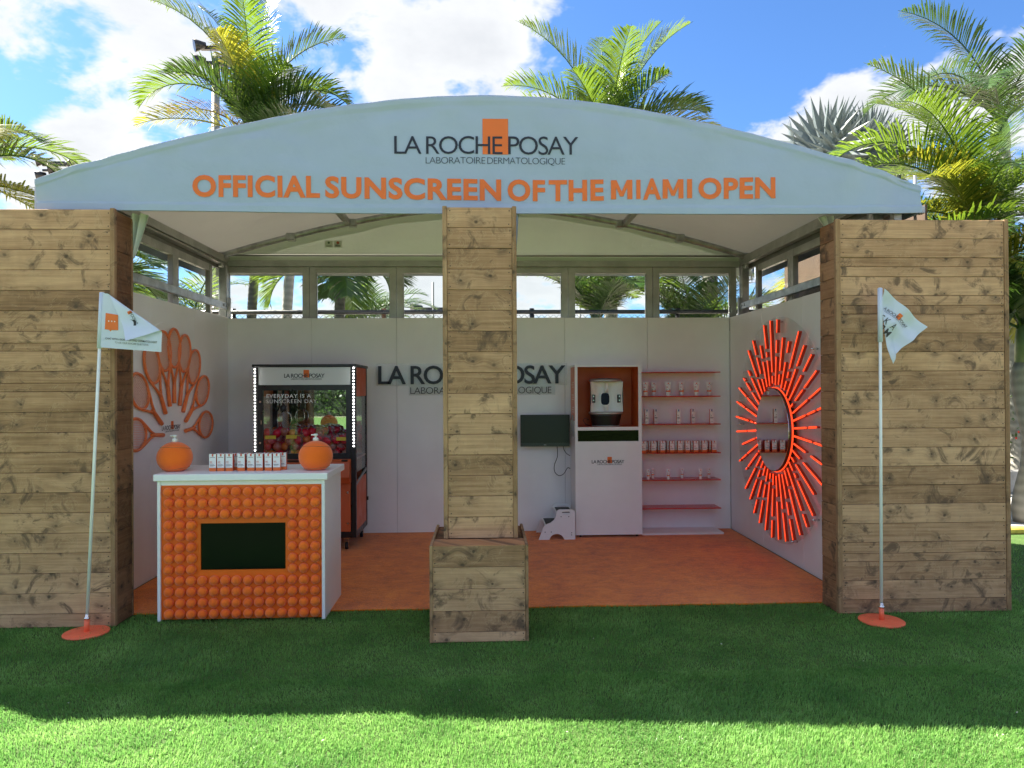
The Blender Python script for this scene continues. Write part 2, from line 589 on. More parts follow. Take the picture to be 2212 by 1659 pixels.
# ------------------------------------------------------------------ ground
def ground_materials():
    t = NT('dry_ground')
    f = t.noise(t.pos(), 0.35, 6, 0.6)
    t.base(t.mixc(f, (0.44, 0.38, 0.30), (0.56, 0.49, 0.39)))
    t.p.inputs['Roughness'].default_value = 0.95
    g = NT('turf_backing')
    f = g.noise(g.pos(), 3.0, 6, 0.65)
    f2 = g.noise(g.pos(), 160.0, 3, 0.6)
    g.base(g.mixc(g.rng(g.math('ADD', g.math('MULTIPLY', f, 0.45), g.math('MULTIPLY', f2, 0.55)), 0.3, 0.7), (0.06, 0.12, 0.03), (0.13, 0.22, 0.06)))
    g.p.inputs['Roughness'].default_value = 0.8
    g.p.inputs['Specular IOR Level'].default_value = 0.2
    g.bump(f2, 0.8, 0.02)
    p = NT('pale_paving')
    f = p.noise(p.pos(), 1.3, 6, 0.6)
    p.base(p.mixc(f, (0.42, 0.40, 0.37), (0.58, 0.56, 0.52)))
    p.p.inputs['Roughness'].default_value = 0.85
    return t.m, g.m, p.m


GROUND, TURFB, PAVE = ground_materials()


def sheet(name, m, x0, x1, y0, y1, z, nx=1, ny=1):
    o = MB().grid(lambda a, b: (x0 + (x1 - x0) * a, y0 + (y1 - y0) * b, z), nx, ny, sm=False).build(name, m, None, fixn=False)
    return tag(o, kind='structure')


sheet('ground', GROUND, -600, 600, -600, 900, -0.012)
sheet('lawn', TURFB, -14, 12, -27, 7.9, -0.004)
sheet('pavement', PAVE, 3.9, 30, 8.06, 10.9, -0.004)
kerb = MB().box(3.9, 30, 7.9, 8.06, -0.01, 0.06, bev=0.015).build('kerb', mat('painted_kerb', (0.62, 0.45, 0.08), 0.7, var=0.3, scale=7), None, False)
tag(kerb, kind='structure')


def turf_blades():
    rs = np.random.RandomState(3)

    def scatter(n, x0, x1, y0, y1):
        p = rs.rand(n, 2) * (x1 - x0, y1 - y0) + (x0, y0)
        return p
    P = np.vstack([scatter(150000, -3.1, 3.3, 2.75, 4.2), scatter(26000, -4.3, -3.1, 3.4, 5.3), scatter(120000, -3.3, 4.1, 4.1, 5.62), scatter(16000, 3.86, 5.6, 5.0, 7.9)])
    x, y = P[:, 0], P[:, 1]
    keep = ~((y > 5.475) & (x > -2.9) & (x < 2.87))                                    # carpet
    keep &= ~((x > -0.375) & (x < 0.295) & (y > 4.752))                                # pillar plinth
    keep &= ~((x < -2.59) & (y > 5.205)) & ~((x > 2.58) & (x < 3.9) & (y > 5.205) & (y < 5.5))
    P = P[keep]
    n = len(P)
    # mowing drift: tufts lean together in slow-changing directions
    ph = np.sin(P[:, 0] * 2.1 + P[:, 1] * 1.3) + np.sin(P[:, 0] * 0.7 - P[:, 1] * 3.7 + 1.3) + 0.6 * np.sin(P[:, 0] * 5.3 + P[:, 1] * 4.1)
    ang = ph * 0.9 + rs.normal(0, 1.1, n) - 1.2
    lean = np.clip(rs.normal(0.55, 0.25, n), 0.05, 1.1) * (0.8 + 0.25 * np.sin(P[:, 0] * 3.3 - P[:, 1] * 2.2))
    tuft = np.sin(P[:, 0] * 41 + 3 * np.sin(P[:, 1] * 17)) * np.sin(P[:, 1] * 37 + 3 * np.sin(P[:, 0] * 19))
    h = rs.uniform(0.013, 0.027, n) * (1 + 0.10 * ph + 0.22 * tuft)
    wd = rs.uniform(0.0013, 0.0024, n)
    face = rs.rand(n) * math.pi
    dx, dy = np.cos(ang), np.sin(ang)
    wx, wy = np.cos(face) * wd, np.sin(face) * wd
    V = np.zeros((n, 5, 3), dtype=np.float32)
    b = np.stack([P[:, 0], P[:, 1], np.full(n, -0.004)], 1)
    mid = b + np.stack([dx * lean * h * 0.35, dy * lean * h * 0.35, h * 0.6], 1)
    tip = b + np.stack([dx * lean * h, dy * lean * h, h * (1.05 - 0.28 * lean)], 1)
    w3 = np.stack([wx, wy, np.zeros(n)], 1)
    V[:, 0] = b - w3; V[:, 1] = b + w3; V[:, 2] = mid + w3 * 0.8; V[:, 3] = mid - w3 * 0.8; V[:, 4] = tip
    idx = (np.arange(n) * 5)[:, None]
    quads = idx + np.array([0, 1, 2, 3]); tris = idx + np.array([3, 2, 4])
    me = bpy.data.meshes.new('turf')
    me.vertices.add(n * 5); me.vertices.foreach_set('co', V.reshape(-1))
    loops = np.hstack([quads, tris]).reshape(-1)
    me.loops.add(n * 7); me.loops.foreach_set('vertex_index', loops.astype(np.int32))
    me.polygons.add(n * 2)
    ls = np.stack([np.arange(n) * 7, np.arange(n) * 7 + 4], 1).reshape(-1)
    me.polygons.foreach_set('loop_start', ls.astype(np.int32))
    me.update(calc_edges=True)
    t = NT('turf_fibre')
    f = t.noise(t.pos(), 2.2, 5, 0.65)
    f2 = t.noise(t.pos(), 85.0, 3, 0.7)
    k = t.math('ADD', t.math('MULTIPLY', f, 0.5), t.math('MULTIPLY', f2, 0.5))
    c = t.ramp(k, [(0.30, (0.065, 0.19, 0.045)), (0.46, (0.16, 0.36, 0.085)), (0.58, (0.29, 0.52, 0.14)), (0.74, (0.54, 0.72, 0.38))])
    t.base(c)
    t.p.inputs['Roughness'].default_value = 0.42
    t.p.inputs['Specular IOR Level'].default_value = 0.35
    tl = t.N.new('ShaderNodeBsdfTranslucent'); t.L.new(c, tl.inputs[0])
    mx = t.N.new('ShaderNodeMixShader'); mx.inputs[0].default_value = 0.5
    t.L.new(t.p.outputs[0], mx.inputs[1]); t.L.new(tl.outputs[0], mx.inputs[2]); t.L.new(mx.outputs[0], t.out.inputs[0])
    me.materials.append(t.m)
    o = bpy.data.objects.new('turf', me); COL.objects.link(o)
    tag(o, 'short green artificial turf in front of the wooden walls and pillar', 'turf', kind='stuff')


turf_blades()


def make_carpet():
    t = NT('orange_carpet')
    p = t.pos()
    f = t.noise(p, 2.6, 7, 0.68, 0.5)
    f2 = t.noise(p, 120, 3, 0.6)
    q = t.xyz(p)
    f3 = t.noise(t.cxyz(t.math('MULTIPLY', q[0], 9.0), t.math('MULTIPLY', q[1], 13.0), 0.0), 1.0, 5, 0.65, 0.6)
    k = t.math('ADD', t.math('ADD', t.math('MULTIPLY', f, 0.32), t.math('MULTIPLY', f2, 0.44)), t.math('MULTIPLY', f3, 0.24))
    t.base(t.ramp(k, [(0.39, (0.50, 0.10, 0.005)), (0.52, (0.84, 0.215, 0.012)), (0.66, (0.98, 0.35, 0.03))]))
    t.p.inputs['Roughness'].default_value = 0.95
    t.p.inputs['Specular IOR Level'].default_value = 0.1
    t.p.inputs['Sheen Weight'].default_value = 0.25
    t.bump(t.math('ADD', f2, f3), 0.6, 0.012)
    rr = random.Random(4)
    fr = [(-2.91 + 5.78 * i / 60, 5.472 + 0.006 * math.sin(i * .7) + rr.uniform(-.004, .004)) for i in range(61)]
    out = fr + [(2.87, 8.37), (-2.91, 8.37)]
    o = MB().prism(out, [], lambda u, v, w: (u, v, w), 0.011).build('carpet', t.m, None)
    tag(o, 'flat orange pile carpet covering the tent floor', 'carpet')


make_carpet()

# ------------------------------------------------------------------ the tent
CX, HW = 0.045, 3.24
_AX = [0, .5, 1.0, 1.4, 1.87, 2.3, 2.7, 3.1, 3.2, 3.24, 3.4]
_AZ = [3.82, 3.803, 3.745, 3.675, 3.575, 3.468, 3.360, 3.238, 3.20, 3.172, 3.10]


def arch(x):
    return float(np.interp(abs(x - CX), _AX, _AZ))


def archs(x):     # smoothed
    return (arch(x - .12) + arch(x - .06) + 2 * arch(x) + arch(x + .06) + arch(x + .12)) / 6


FY = 5.295        # plane of the front fascia


def fas_bot(x):
    return 2.966 - 0.016 * (1 - ((x - CX) / HW) ** 2) + 0.003 * math.sin(x * 2.1)


def fas_y(x, z):
    u = abs(x - CX) / HW
    t = (z - fas_bot(x)) / max(0.02, archs(x) - fas_bot(x))
    w = 0.014 * noise.noise((x * 1.1, z * 2.5, 3.3)) + 0.004 * noise.noise((x * 3.1 + z * 4, z * 9, 5.3))
    w += (0.006 + 0.030 * max(0, u - 0.70) / 0.30) * noise.noise((x * 5.3, z * 3.0, 8.1)) * (0.5 + t)
    w += 0.022 * math.exp(-((t - 0.90) / 0.06) ** 2) * noise.noise((x * 4.0, 0.3, 1.0))
    # hem and pocket seam
    w -= 0.008 * min(1, max(0, (0.057 - (z - fas_bot(x))) / 0.004))
    w -= 0.009 * min(1, max(0, (0.054 - (archs(x) - z)) / 0.008))
    return FY + w


tent = thing('event_tent', 'white frame tent with arched roof, clear side windows and printed front fascia', 'tent', (CX, 7.0, 0))


def make_tent():
    T = tent
    # front fascia, turned over the roof edge
    m = MB()

    def fp(a, b):
        x = CX - HW + 2 * HW * a
        z0, z1 = fas_bot(x), archs(x)
        if b <= 0.9:
            z = z0 + (z1 - z0) * b / 0.9
            return (x, fas_y(x, z), z)
        k = (b - 0.9) / 0.1
        return (x, fas_y(x, z1) + 0.002 + 0.10 * k, z1 + 0.012 * math.sin(k * math.pi / 2))
    m.grid(fp, 220, 60)
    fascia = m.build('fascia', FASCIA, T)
    hem = lambda a, b: (CX - HW + 2 * HW * a, fas_y(CX - HW + 2 * HW * a, fas_bot(CX - HW + 2 * HW * a)) + 0.025 * b, fas_bot(CX - HW + 2 * HW * a) + .0005)
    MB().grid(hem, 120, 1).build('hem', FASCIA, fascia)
    pl = lambda u, v, k=0: (u, fas_y(u, v) - 0.003 - 0.0015 * k, v)
    logo(fascia, lambda u, v, k: pl(-0.649 + u, 3.386 + v, k), 1.351)
    m = MB()
    cap = 0.142
    base = lambda x: float(np.interp(x, (-2.1, -1.17, -.5, .15, .5, .9, 1.5, 2.17), (3.071, 3.066, 3.057, 3.051, 3.051, 3.057, 3.070, 3.079)))
    for (t_, x0, x1) in (('OFFICIAL', -2.099, -1.186), ('SUNSCREEN', -1.149, .131), ('OF', .178, .455), ('THE', .482, .889), ('A', 1.180, 1.316), ('OPEN', 1.594, 2.173)):
        words(m, [(t_, x0, x1, 0, cap)], lambda u, v: pl(u, base(u) + v, 0.6), off=0.036, sp=1.07)
    bold_m = [(0, 0), (.24, 0), (.24, .60), (.42, .14), (.58, .14), (.76, .60), (.76, 0), (1, 0), (1, 1), (.74, 1), (.5, .40), (.26, 1), (0, 1)]
    for (x0, x1, zb, out) in ((.942, 1.101, 3.062, bold_m), (1.130, 1.162, 3.065, [(0, 0), (1, 0), (1, 1), (0, 1)]), (1.327, 1.484, 3.071, bold_m), (1.510, 1.548, 3.074, [(0, 0), (1, 0), (1, 1), (0, 1)])):
        tr = tessellate_polygon([[Vector((u, v, 0)) for u, v in out]])
        m.add([pl(x0 + (x1 - x0) * u, base(x0 + (x1 - x0) * u) + cap * v, .6) for u, v in out], tr)
    m.build('slogan_lettering', LOGO_OR, fascia, fixn=False)
    # roof skin
    YB = 8.62

    def rp(a, b):
        x = CX - HW + 2 * HW * a
        y = FY + 0.03 + (YB - FY - 0.03) * b
        return (x, y, archs(x) - 0.012 - 0.012 * math.sin(b * math.pi) * (1 - ((x - CX) / HW) ** 2) + 0.004 * noise.noise((x * 2, y * 2, 0)))
    MB().grid(rp, 64, 24).build('roof_skin', ROOFV, T)
    # side valances
    for s in (-1, 1):
        x = CX + s * HW
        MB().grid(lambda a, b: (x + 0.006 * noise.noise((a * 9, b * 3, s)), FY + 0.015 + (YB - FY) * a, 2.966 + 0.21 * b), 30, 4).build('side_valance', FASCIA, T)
    # back gable
    MB().grid(lambda a, b: (CX - 3.18 + 6.36 * a, 8.57 + 0.012 * noise.noise((a * 14, b * 5, 2)), 3.0 + (archs(CX - 3.18 + 6.36 * a) - 0.015 - 3.0) * b), 60, 10).build('back_gable', GABLE, T)
    MB().grid(lambda a, b: (CX - 3.05 + 6.1 * a, 8.50 + 0.01 * noise.noise((a * 10, b * 5, 5)), 3.135 + 0.075 * b), 40, 4).build('gable_flap', GABLE, T)
    MB().tube([(-2.95, 8.47, 3.222), (3.04, 8.47, 3.222)], 0.011, 8).build('gable_rail', mat('rail_paint', (.30, .30, .27), .8), T)
    # arches front and back
    for y in (8.36, 5.40):
        pts = [(x, y, archs(x) - 0.062) for x in np.linspace(CX - 3.02, CX + 3.02, 61)]
        a = MB().tube(pts, 0.035, 12).build('arch_pipe', STEEL, T)
        for sx in (-1, 1):
            for d in (2.25, 1.55):
                x = CX + sx * d
                MB().box(x - .05, x + .05, y - .046, y + .046, archs(x) - .112, archs(x) - .026, bev=.01).build('pipe_clamp', STEEL, a)
    for sx in (-1, 1):
        x = CX + sx * 1.60
        MB().box(x - .03, x + .03, 5.44, 8.325, archs(x) - .085, archs(x) - .03).build('purlin', ALU, T, False)
        x = CX + sx * 3.03
        e = MB().box(x - .035, x + .035, 5.40, 8.50, 3.125, 3.20).box(x - .045, x + .02, 5.40, 8.50, 3.10, 3.118).build('eave_beam', ALU, T, False)
        MB().box(x - .025, x + .025, 8.30, 8.42, 3.06, 3.115, bev=.01).box(x - .06, x + .06, 8.33, 8.39, 3.165, 3.24, bev=.012).build('corner_bracket', STEEL, e)
        # corner posts
        lx = CX + sx * 3.035
        p = MB().box(lx - .045, lx + .045, 8.385, 8.475, 0, 3.10, bev=.008).build('post', STEEL, T)
        MB().box(lx - sx * .075 - .018, lx - sx * .075 + .018, 8.36, 8.40, 2.50, 2.72, bev=.004).build('bracket_plate', STEEL, p)
        p2 = MB().box(lx - .045, lx + .045, 5.52, 5.61, 0, 3.10, bev=.008).build('post', STEEL, T)
        # mid rail with bolts
        rx = CX + sx * 2.985
        rail = MB().box(rx - .018, rx + .018, 5.45, 8.42, 2.575, 2.655, bev=.006).build('mid_rail', STEEL, T)
        for yb in (8.24, 8.33):
            MB().tube([(rx - sx * .018, yb, 2.62), (rx - sx * .030, yb, 2.62)], 0.016, 6).build('bolt', STEEL, rail)
    # back window row
    for i in range(6):
        x0 = -2.957 + 1.0055 * i; x1 = x0 + .86
        w = MB()
        w.box(x0 - .07, x0, 8.47, 8.53, 2.34, 3.09).box(x1, x1 + .07, 8.47, 8.53, 2.34, 3.09)
        w.box(x0, x1, 8.475, 8.525, 3.018, 3.09).box(x0, x1, 8.475, 8.525, 2.34, 2.42)
        w.box(x0, x0 + .012, 8.485, 8.515, 2.42, 3.018).box(x1 - .012, x1, 8.485, 8.515, 2.42, 3.018)
        f = w.build('window', ALU, T, False)
        MB().box(x0 + .013, x1 - .013, 8.497, 8.503, 2.421, 3.017).build('pane', GLASS, f, False)
    box('header_beam', ALU, T, -3.0, 3.09, 8.455, 8.54, 3.093, 3.16)
    box('lower_panel', PANEL, T, -3.04, 3.13, 8.49, 8.52, 0.0, 2.335)
    # side window rows
    for sx in (-1, 1):
        xx = CX + sx * 3.10
        for (y0, y1) in ((5.42, 6.22), (6.36, 7.16), (7.29, 8.11)):
            w = MB()
            w.box(xx - .028, xx + .028, y0 - .062, y0, 2.3, 3.06).box(xx - .028, xx + .028, y1, y1 + .062, 2.3, 3.06)
            w.box(xx - .024, xx + .024, y0, y1, 2.985, 3.06).box(xx - .024, xx + .024, y0, y1, 2.3, 2.38)
            f = w.build('window', ALU, T, False)
            MB().box(xx - .003, xx + .003, y0 + .001, y1 - .001, 2.381, 2.984).build('pane', GLASS, f, False)
        box('side_header', mat('grey_header', (0.20, 0.20, 0.19), 0.6, var=.15, scale=4), T, xx - .02, xx + .02, 5.36, 8.45, 3.062, 3.20)
        box('side_lower_panel', PANEL, T, xx - .015, xx + .015, 5.36, 8.45, 0, 2.295)
        # gathered white curtain at the front corners
        cx0 = CX + sx * 2.62

        def curtain(a, b, s=sx):
            w = 0.105 * (1 - b) ** 0.8 + 0.012
            return (cx0 + s * 0.05 * b + s * (a - .5) * 2 * w * 0.62, 5.50 + 0.035 * math.sin(a * 15) * (1 - .5 * b), 2.965 + .02 - (0.33 if s < 0 else .15) * b)
        MB().grid(curtain, 28, 8).build('curtain', fabric('curtain_vinyl', (0.74, 0.80, 0.74), 0.15), T)
    MB().grid(lambda a, b: (0.236 + .028 * a * (1 - .8 * b), 5.34 + .02 * math.sin(a * 9), 2.99 - .34 * b), 8, 8).build('curtain', FASCIA, T)
    # fire-certificate stickers on the gable
    MB().box(-1.86, -1.77, 8.545, 8.547, 3.33, 3.41).build('certificate_sticker', mat('sticker_paper', (.62, .64, .55), .7), T, False)
    st = MB().box(-1.755, -1.665, 8.545, 8.547, 3.33, 3.41).build('certificate_sticker', MATS['sticker_paper'], T, False)
    MB().tube([(-1.71, 8.543, 3.385), (-1.71, 8.5425, 3.385)], .017, 16).build('seal', mat('seal_red', (.42, .10, .05), .6), st)
    MB().tube([(-1.815, 8.543, 3.385), (-1.815, 8.5425, 3.385)], .013, 16).build('seal', mat('seal_green', (.10, .16, .08), .6), st)
    MB().box(-1.74, -1.68, 8.5425, 8.544, 3.345, 3.352).box(-1.74, -1.70, 8.5425, 8.544, 3.358, 3.362).box(-1.845, -1.785, 8.5425, 8.544, 3.345, 3.35).build('print', INK, st, False)['kind'] = 'stuff'
    # steel ends sticking out behind the fascia
    MB().box(3.26, 3.41, 5.44, 5.50, 3.0, 3.06, bev=.006).build('tube_end', STEEL, T)
    MB().tube([(3.305, 5.40, 2.92), (3.305, 5.40, 3.28)], .012, 8).box(3.285, 3.325, 5.38, 5.42, 3.16, 3.19).build('threaded_rod', STEEL, T)
    MB().box(-3.235, -3.20, 5.33, 5.37, 2.97, 3.14).tube([(-3.215, 5.35, 3.14), (-3.215, 5.35, 3.17)], .018, 8).build('rod_end', STEEL, T)


make_tent()

# ------------------------------------------------------------------ white display walls
def display_wall(label, axis, a0, a1, c, facing, n):
    loc = ((a0 + a1) / 2, c, 0) if axis == 'x' else (c, (a0 + a1) / 2, 0)
    t = thing('display_wall', label, 'wall', loc)
    g = .0016
    for i in range(n):
        p0 = a0 + (a1 - a0) * i / n + g; p1 = a0 + (a1 - a0) * (i + 1) / n - g
        d0, d1 = (c, c + .03) if facing < 0 else (c - .03, c)
        d0 += random.uniform(-.001, .001)
        if axis == 'x': MB().box(p0, p1, d0, d1, .006, 2.486 + random.uniform(-.003, .003), bev=.002).build('wall_panel', PANEL, t, False)
        else: MB().box(d0, d1, p0, p1, .006, 2.486 + random.uniform(-.003, .003), bev=.002).build('wall_panel', PANEL, t, False)
    if axis == 'x': box('joint_backing', mat('panel_joint', (.45, .44, .45), .6), t, a0, a1, c + .012, c + .028, .01, 2.47)
    else:
        box('joint_backing', MATS['panel_joint'], t, *((c + .012, c + .028) if facing < 0 else (c - .028, c - .012)), a0, a1, .01, 2.47)
    return t


display_wall('white panel wall at the back carrying the dark brand lettering', 'x', -2.955, 2.885, 8.38, -1, 6)
display_wall('white side wall panels behind the orange tennis rackets', 'y', 5.48, 8.378, -2.925, 1, 3)
display_wall('white side wall panels behind the red sunburst mirror', 'y', 5.48, 8.378, 2.887, -1, 3)

# ------------------------------------------------------------------ timber
def nails(parent, spots, axis='y'):
    m = MB()
    for (x, y, z) in spots:
        r = .0035
        if axis == 'y': m.box(x - r, x + r, y - .0012, y, z - r, z + r)
        else: m.box(x, x + .0012, y - r, y + r, z - r, z + r)
    return tag(m.build('nails', mat('rusty_nail', (.03, .022, .018), .6), parent, False), kind='stuff')


def plank_stack(parent, x0, x1, y0, y1, z0, z1, pitch, m, axis='x', seed=1, splits=()):
    rr = random.Random(seed)
    zs = [z1]
    while zs[-1] - pitch > z0 + .02:
        zs.append(zs[-1] - pitch * rr.uniform(.985, 1.015))
    zs.append(z0)
    spots = []
    for i in range(len(zs) - 1):
        parts = [(zs[i + 1], zs[i])]
        if i in splits:
            mid = zs[i + 1] + (zs[i] - zs[i + 1]) * rr.uniform(.4, .6); parts = [(zs[i + 1], mid), (mid, zs[i])]
        for (b, t) in parts:
            j = rr.uniform(0, .0035)
            if axis == 'x':
                MB().box(x0, x1, y0 + j, y1, b + .0013, t - .0013, bev=.0022).build('plank', m, parent, False)
            else:
                MB().box(x0 + (j if x1 > 0 else 0), x1 - (j if x1 < 0 else 0), y0, y1, b + .0013, t - .0013, bev=.0022).build('plank', m, parent, False)
            for q in (.2, .8):
                zz = b + (t - b) * q + rr.uniform(-.008, .008)
                if axis == 'x': spots += [(x0 + rr.uniform(.012, .022), y0 + j, zz), (x1 - rr.uniform(.012, .022), y0 + j, zz)]
    if spots: nails(parent, spots)
    box('backing_board', WOODD, parent, *((x0 + .003, x1 - .003, y1 + .001, y1 + .012) if axis == 'x' else ((x0 - .012, x0 - .001, y0, y1) if x1 < 0 else (x1 + .001, x1 + .012, y0, y1))), z0, z1 - .004)


wl = thing('plank_wall', 'tall pine plank wall ending beside the counter with orange balls', 'wall', (-3.6, 5.35, 0))
plank_stack(wl, -4.9, -2.641, 5.21, 5.232, 0, 2.95, .1425, WOOD, seed=5, splits=(6, 8))
MB().box(-2.640, -2.608, 5.203, 5.24, 0, 2.957, bev=.003).build('corner_trim', WOODV, wl)
plank_stack(wl, -2.632, -2.612, 5.242, 5.462, 0, 2.945, .285, WOODD, axis='y', seed=8)
MB().box(-2.64, -2.609, 5.4625, 5.478, 0, 2.94, bev=.002).build('back_trim', WOODV, wl)
wr = thing('plank_wall', 'free-standing pine plank wall panel beside the sunburst mirror', 'wall', (3.24, 5.35, 0))
plank_stack(wr, 2.621, 3.858, 5.21, 5.232, 0, 2.897, .140, WOOD, seed=12, splits=(2, 4, 17))
MB().box(2.586, 2.620, 5.203, 5.24, 0, 2.900, bev=.003).build('corner_trim', WOODV, wr)
MB().box(3.859, 3.892, 5.205, 5.46, 0, 2.899, bev=.003).build('end_trim', WOODV, wr)
plank_stack(wr, 2.590, 2.610, 5.242, 5.47, 0, 2.89, .140, wood('brown_boards', tint=(1, .86, .78), dark=.72), axis='y', seed=14)

pl = thing('plank_pillar', 'square pine plank pillar standing on a wider plank plinth', 'pillar', (-.03, 5.1, 0))
plank_stack(pl, -.252, .196, 4.98, 5.0, .636, 2.918, .1425, WOOD, seed=21)
for (x0, x1) in ((-.283, -.2525), (.1965, .227)):
    MB().box(x0, x1, 4.974, 5.01, .637, 2.925, bev=.003).build('corner_trim', WOODV, pl)
    xs = (x0 + .002, x0 + .02) if x0 < 0 else (x1 - .02, x1 - .002)
    MB().box(xs[0], xs[1], 5.0105, 5.25, .637, 2.915, bev=.002).build('side_board', WOODD, pl)
box('back_board', WOODD, pl, -.26, .205, 5.232, 5.25, .637, 2.91)
zs = [0, .066, .205, .348, .492, .634]
sp = []
for b, t in zip(zs, zs[1:]):
    j = random.uniform(0, .003)
    MB().box(-.344, .264, 4.762 + j, 4.782, b + .001, t - .001, bev=.002).build('plinth_plank', WOOD, pl, False)
    sp += [(x, 4.762 + j, b + (t - b) * q) for q in (.2, .8) for x in (-.33, .25)]
nails(pl, sp)
for (x0, x1) in ((-.365, -.3445), (.2645, .285)):
    MB().box(x0, x1, 4.756, 5.50, 0, .637, bev=.003).build('plinth_trim', WOODV, pl)
box('plinth_core', WOODD, pl, -.344, .264, 4.783, 5.49, 0, .60)
MB().box(-.344, .264, 4.763, 4.972, .6155, .6352, bev=.002).build('plinth_top_board', wood('top_board', tint=(1.0, .82, .68), dark=1.0), pl)
MB().box(-.344, .264, 5.2515, 5.49, .604, .622, bev=.002).build('plinth_top_board', WOODD, pl)
MB().box(-.344, -.2845, 4.9725, 5.251, .604, .622, bev=.002).build('plinth_top_board', WOODD, pl)
MB().box(.2285, .264, 4.9725, 5.251, .604, .622, bev=.002).build('plinth_top_board', WOODD, pl)
# ------------------------------------------------------------------ counter with tennis balls
def make_counter():
    t = thing('display_counter', 'white counter with an orange front of half tennis balls round a dark screen', 'counter', (-1.755, 5.6, 0))
    MB().box(-2.356, -2.333, 5.292, 5.88, 0.0, 1.012, bev=.002).build('side_panel', WHITE, t)
    MB().box(-1.184, -1.161, 5.292, 5.88, 0.0, 1.012, bev=.002).build('side_panel', WHITE, t)
    MB().box(-2.3328, -1.1842, 5.300, 5.322, .979, 1.0118, bev=.002).build('top_rail', WHITE, t)
    MB().box(-2.374, -1.137, 5.27, 5.91, 1.013, 1.062, bev=.004).build('counter_top', WHITE, t)
    MB().box(-2.332, -1.185, 5.86, 5.875, .03, 1.01).build('back_panel', WHITE, t)
    # front panel with an opening for the screen
    sx0, sx1, sz0, sz1 = -2.054, -1.447, .365, .702
    tt = NT('orange_front_panel')
    tt.base(tt.mixc(tt.noise(tt.pos(), 5, 4), (0.74, 0.115, 0.002), (0.82, 0.145, 0.003)))
    tt.p.inputs['Roughness'].default_value = .42
    fr = MB().prism([(-2.3325, .012), (-1.1845, .012), (-1.1845, .9785), (-2.3325, .9785)],
                    [[(sx0, sz0), (sx0, sz1), (sx1, sz1), (sx1, sz0)]], lambda u, v, w: (u, 5.308 + w, v), .012).build('front_panel', tt.m, t)
    sc = MB().box(sx0 + .001, sx1 - .001, 5.316, 5.35, sz0 + .001, sz1 - .001).build('screen', SCREEN, t, False)
    # half balls
    b = NT('tennis_felt')
    r = b.rnd()
    f = b.noise(b.pos(), 90, 3, .6)
    c = b.mixc(b.math('ADD', b.math('MULTIPLY', r, .6), b.math('MULTIPLY', f, .4)), (0.92, 0.13, 0.004), (1.0, 0.20, 0.008))
    b.base(c)
    b.p.inputs['Roughness'].default_value = .9
    b.p.inputs['Sheen Weight'].default_value = .3
    b.bump(b.noise(b.pos(), 400, 3), .6, .003)
    R0 = .0345
    meshes = []
    for q in range(5):
        rr = random.Random(q)
        m = MB()
        a0 = rr.uniform(0, 6.28)

        def bp(a, e, a0=a0):
            th = a * 2 * math.pi; ph = -.55 + e * (math.pi / 2 + .55)
            r_ = R0
            d = Vector((math.cos(th) * math.cos(ph), math.sin(ph), math.sin(th) * math.cos(ph)))
            s_ = math.sin(2 * (th + a0)) * .45 - (d.y - .55)
            r_ -= .0012 * math.exp(-(s_ / .07) ** 2)
            return (d.x * r_, -d.y * r_ * .96, d.z * r_)
        m.grid(bp, 18, 9)
        o = m.build('tennis_ball', b.m, None)
        meshes.append(o.data); bpy.data.objects.remove(o)
    rr = random.Random(2)
    for i in range(12):
        z = .931 - (.931 - .053) * i / 11
        for j in range(14):
            if 3 <= i <= 7 and 3 <= j <= 10: continue
            x = -2.276 + (2.276 - 1.2325) * j / 13
            o = bpy.data.objects.new('tennis_ball', rr.choice(meshes)); COL.objects.link(o)
            o.parent = t
            o.location = Vector((x + rr.uniform(-.003, .003), 5.293, z + rr.uniform(-.003, .003))) - ORG[t.name]
            o.rotation_euler = (0, rr.uniform(0, 6.28), 0)
            s = rr.uniform(.96, 1.04); o.scale = (s, s, s)
    return b.m


FELT = make_counter()


def ball_dispenser(x, y, label, r=.126):
    t = thing('ball_dispenser', label, 'dispenser', (x, y, 1.0625), 'tennis ball pump dispensers')
    m = MB()

    def sp(a, e):
        th = a * 2 * math.pi; ph = -math.pi / 2 + e * math.pi
        d = Vector((math.cos(th) * math.cos(ph), math.sin(th) * math.cos(ph), math.sin(ph)))
        rr = r
        zz = max(d.z * .93, -.80)
        sq = 1.0 if d.z > -.80 else 1.0
        rr *= 1 + .004 * noise.noise(d * 9)
        return (x + d.x * rr * sq, y + d.y * rr * sq, 1.0625 + (zz + .80) * r)
    m.grid(sp, 40, 24)
    bm_ = m.build('ball', FELT, t)
    for (zc, tl, off) in ((.55, .10, .1), (-.62, -.07, .8)):
        pts = []
        for k in range(49):
            a = 2 * math.pi * k / 48
            z = zc + tl * math.cos(a + 1.57 + off)
            c = math.sqrt(max(.02, 1 - (z / .93) ** 2)) * 1.003
            pts.append((x + r * c * math.cos(a), y + r * c * math.sin(a), 1.0625 + (z + .80) * r))
        MB().tube(pts, .0032, 6, cap=False).build('seam', mat('seam_rubber', (.62, .16, .04), .6), bm_)
    zt = 1.0625 + 1.73 * r - .004
    pump = mat('pump_plastic', (.82, .82, .80), .35)
    p = MB().lathe([(.021, 0), (.021, .022), (.018, .026), (.008, .027), (.008, .040), (.0165, .041), (.0165, .052), (.012, .056)], (x, y, zt), 16).build('pump', pump, t)
    MB().box(x - .034, x, y - .006, y + .006, zt + .043, zt + .052, bev=.003).build('spout', pump, p)


ball_dispenser(-2.317, 5.50, 'giant orange tennis ball with white pump on the counter end near the rackets')
ball_dispenser(-1.272, 5.50, 'giant orange tennis ball with white pump on the counter end near the pillar')

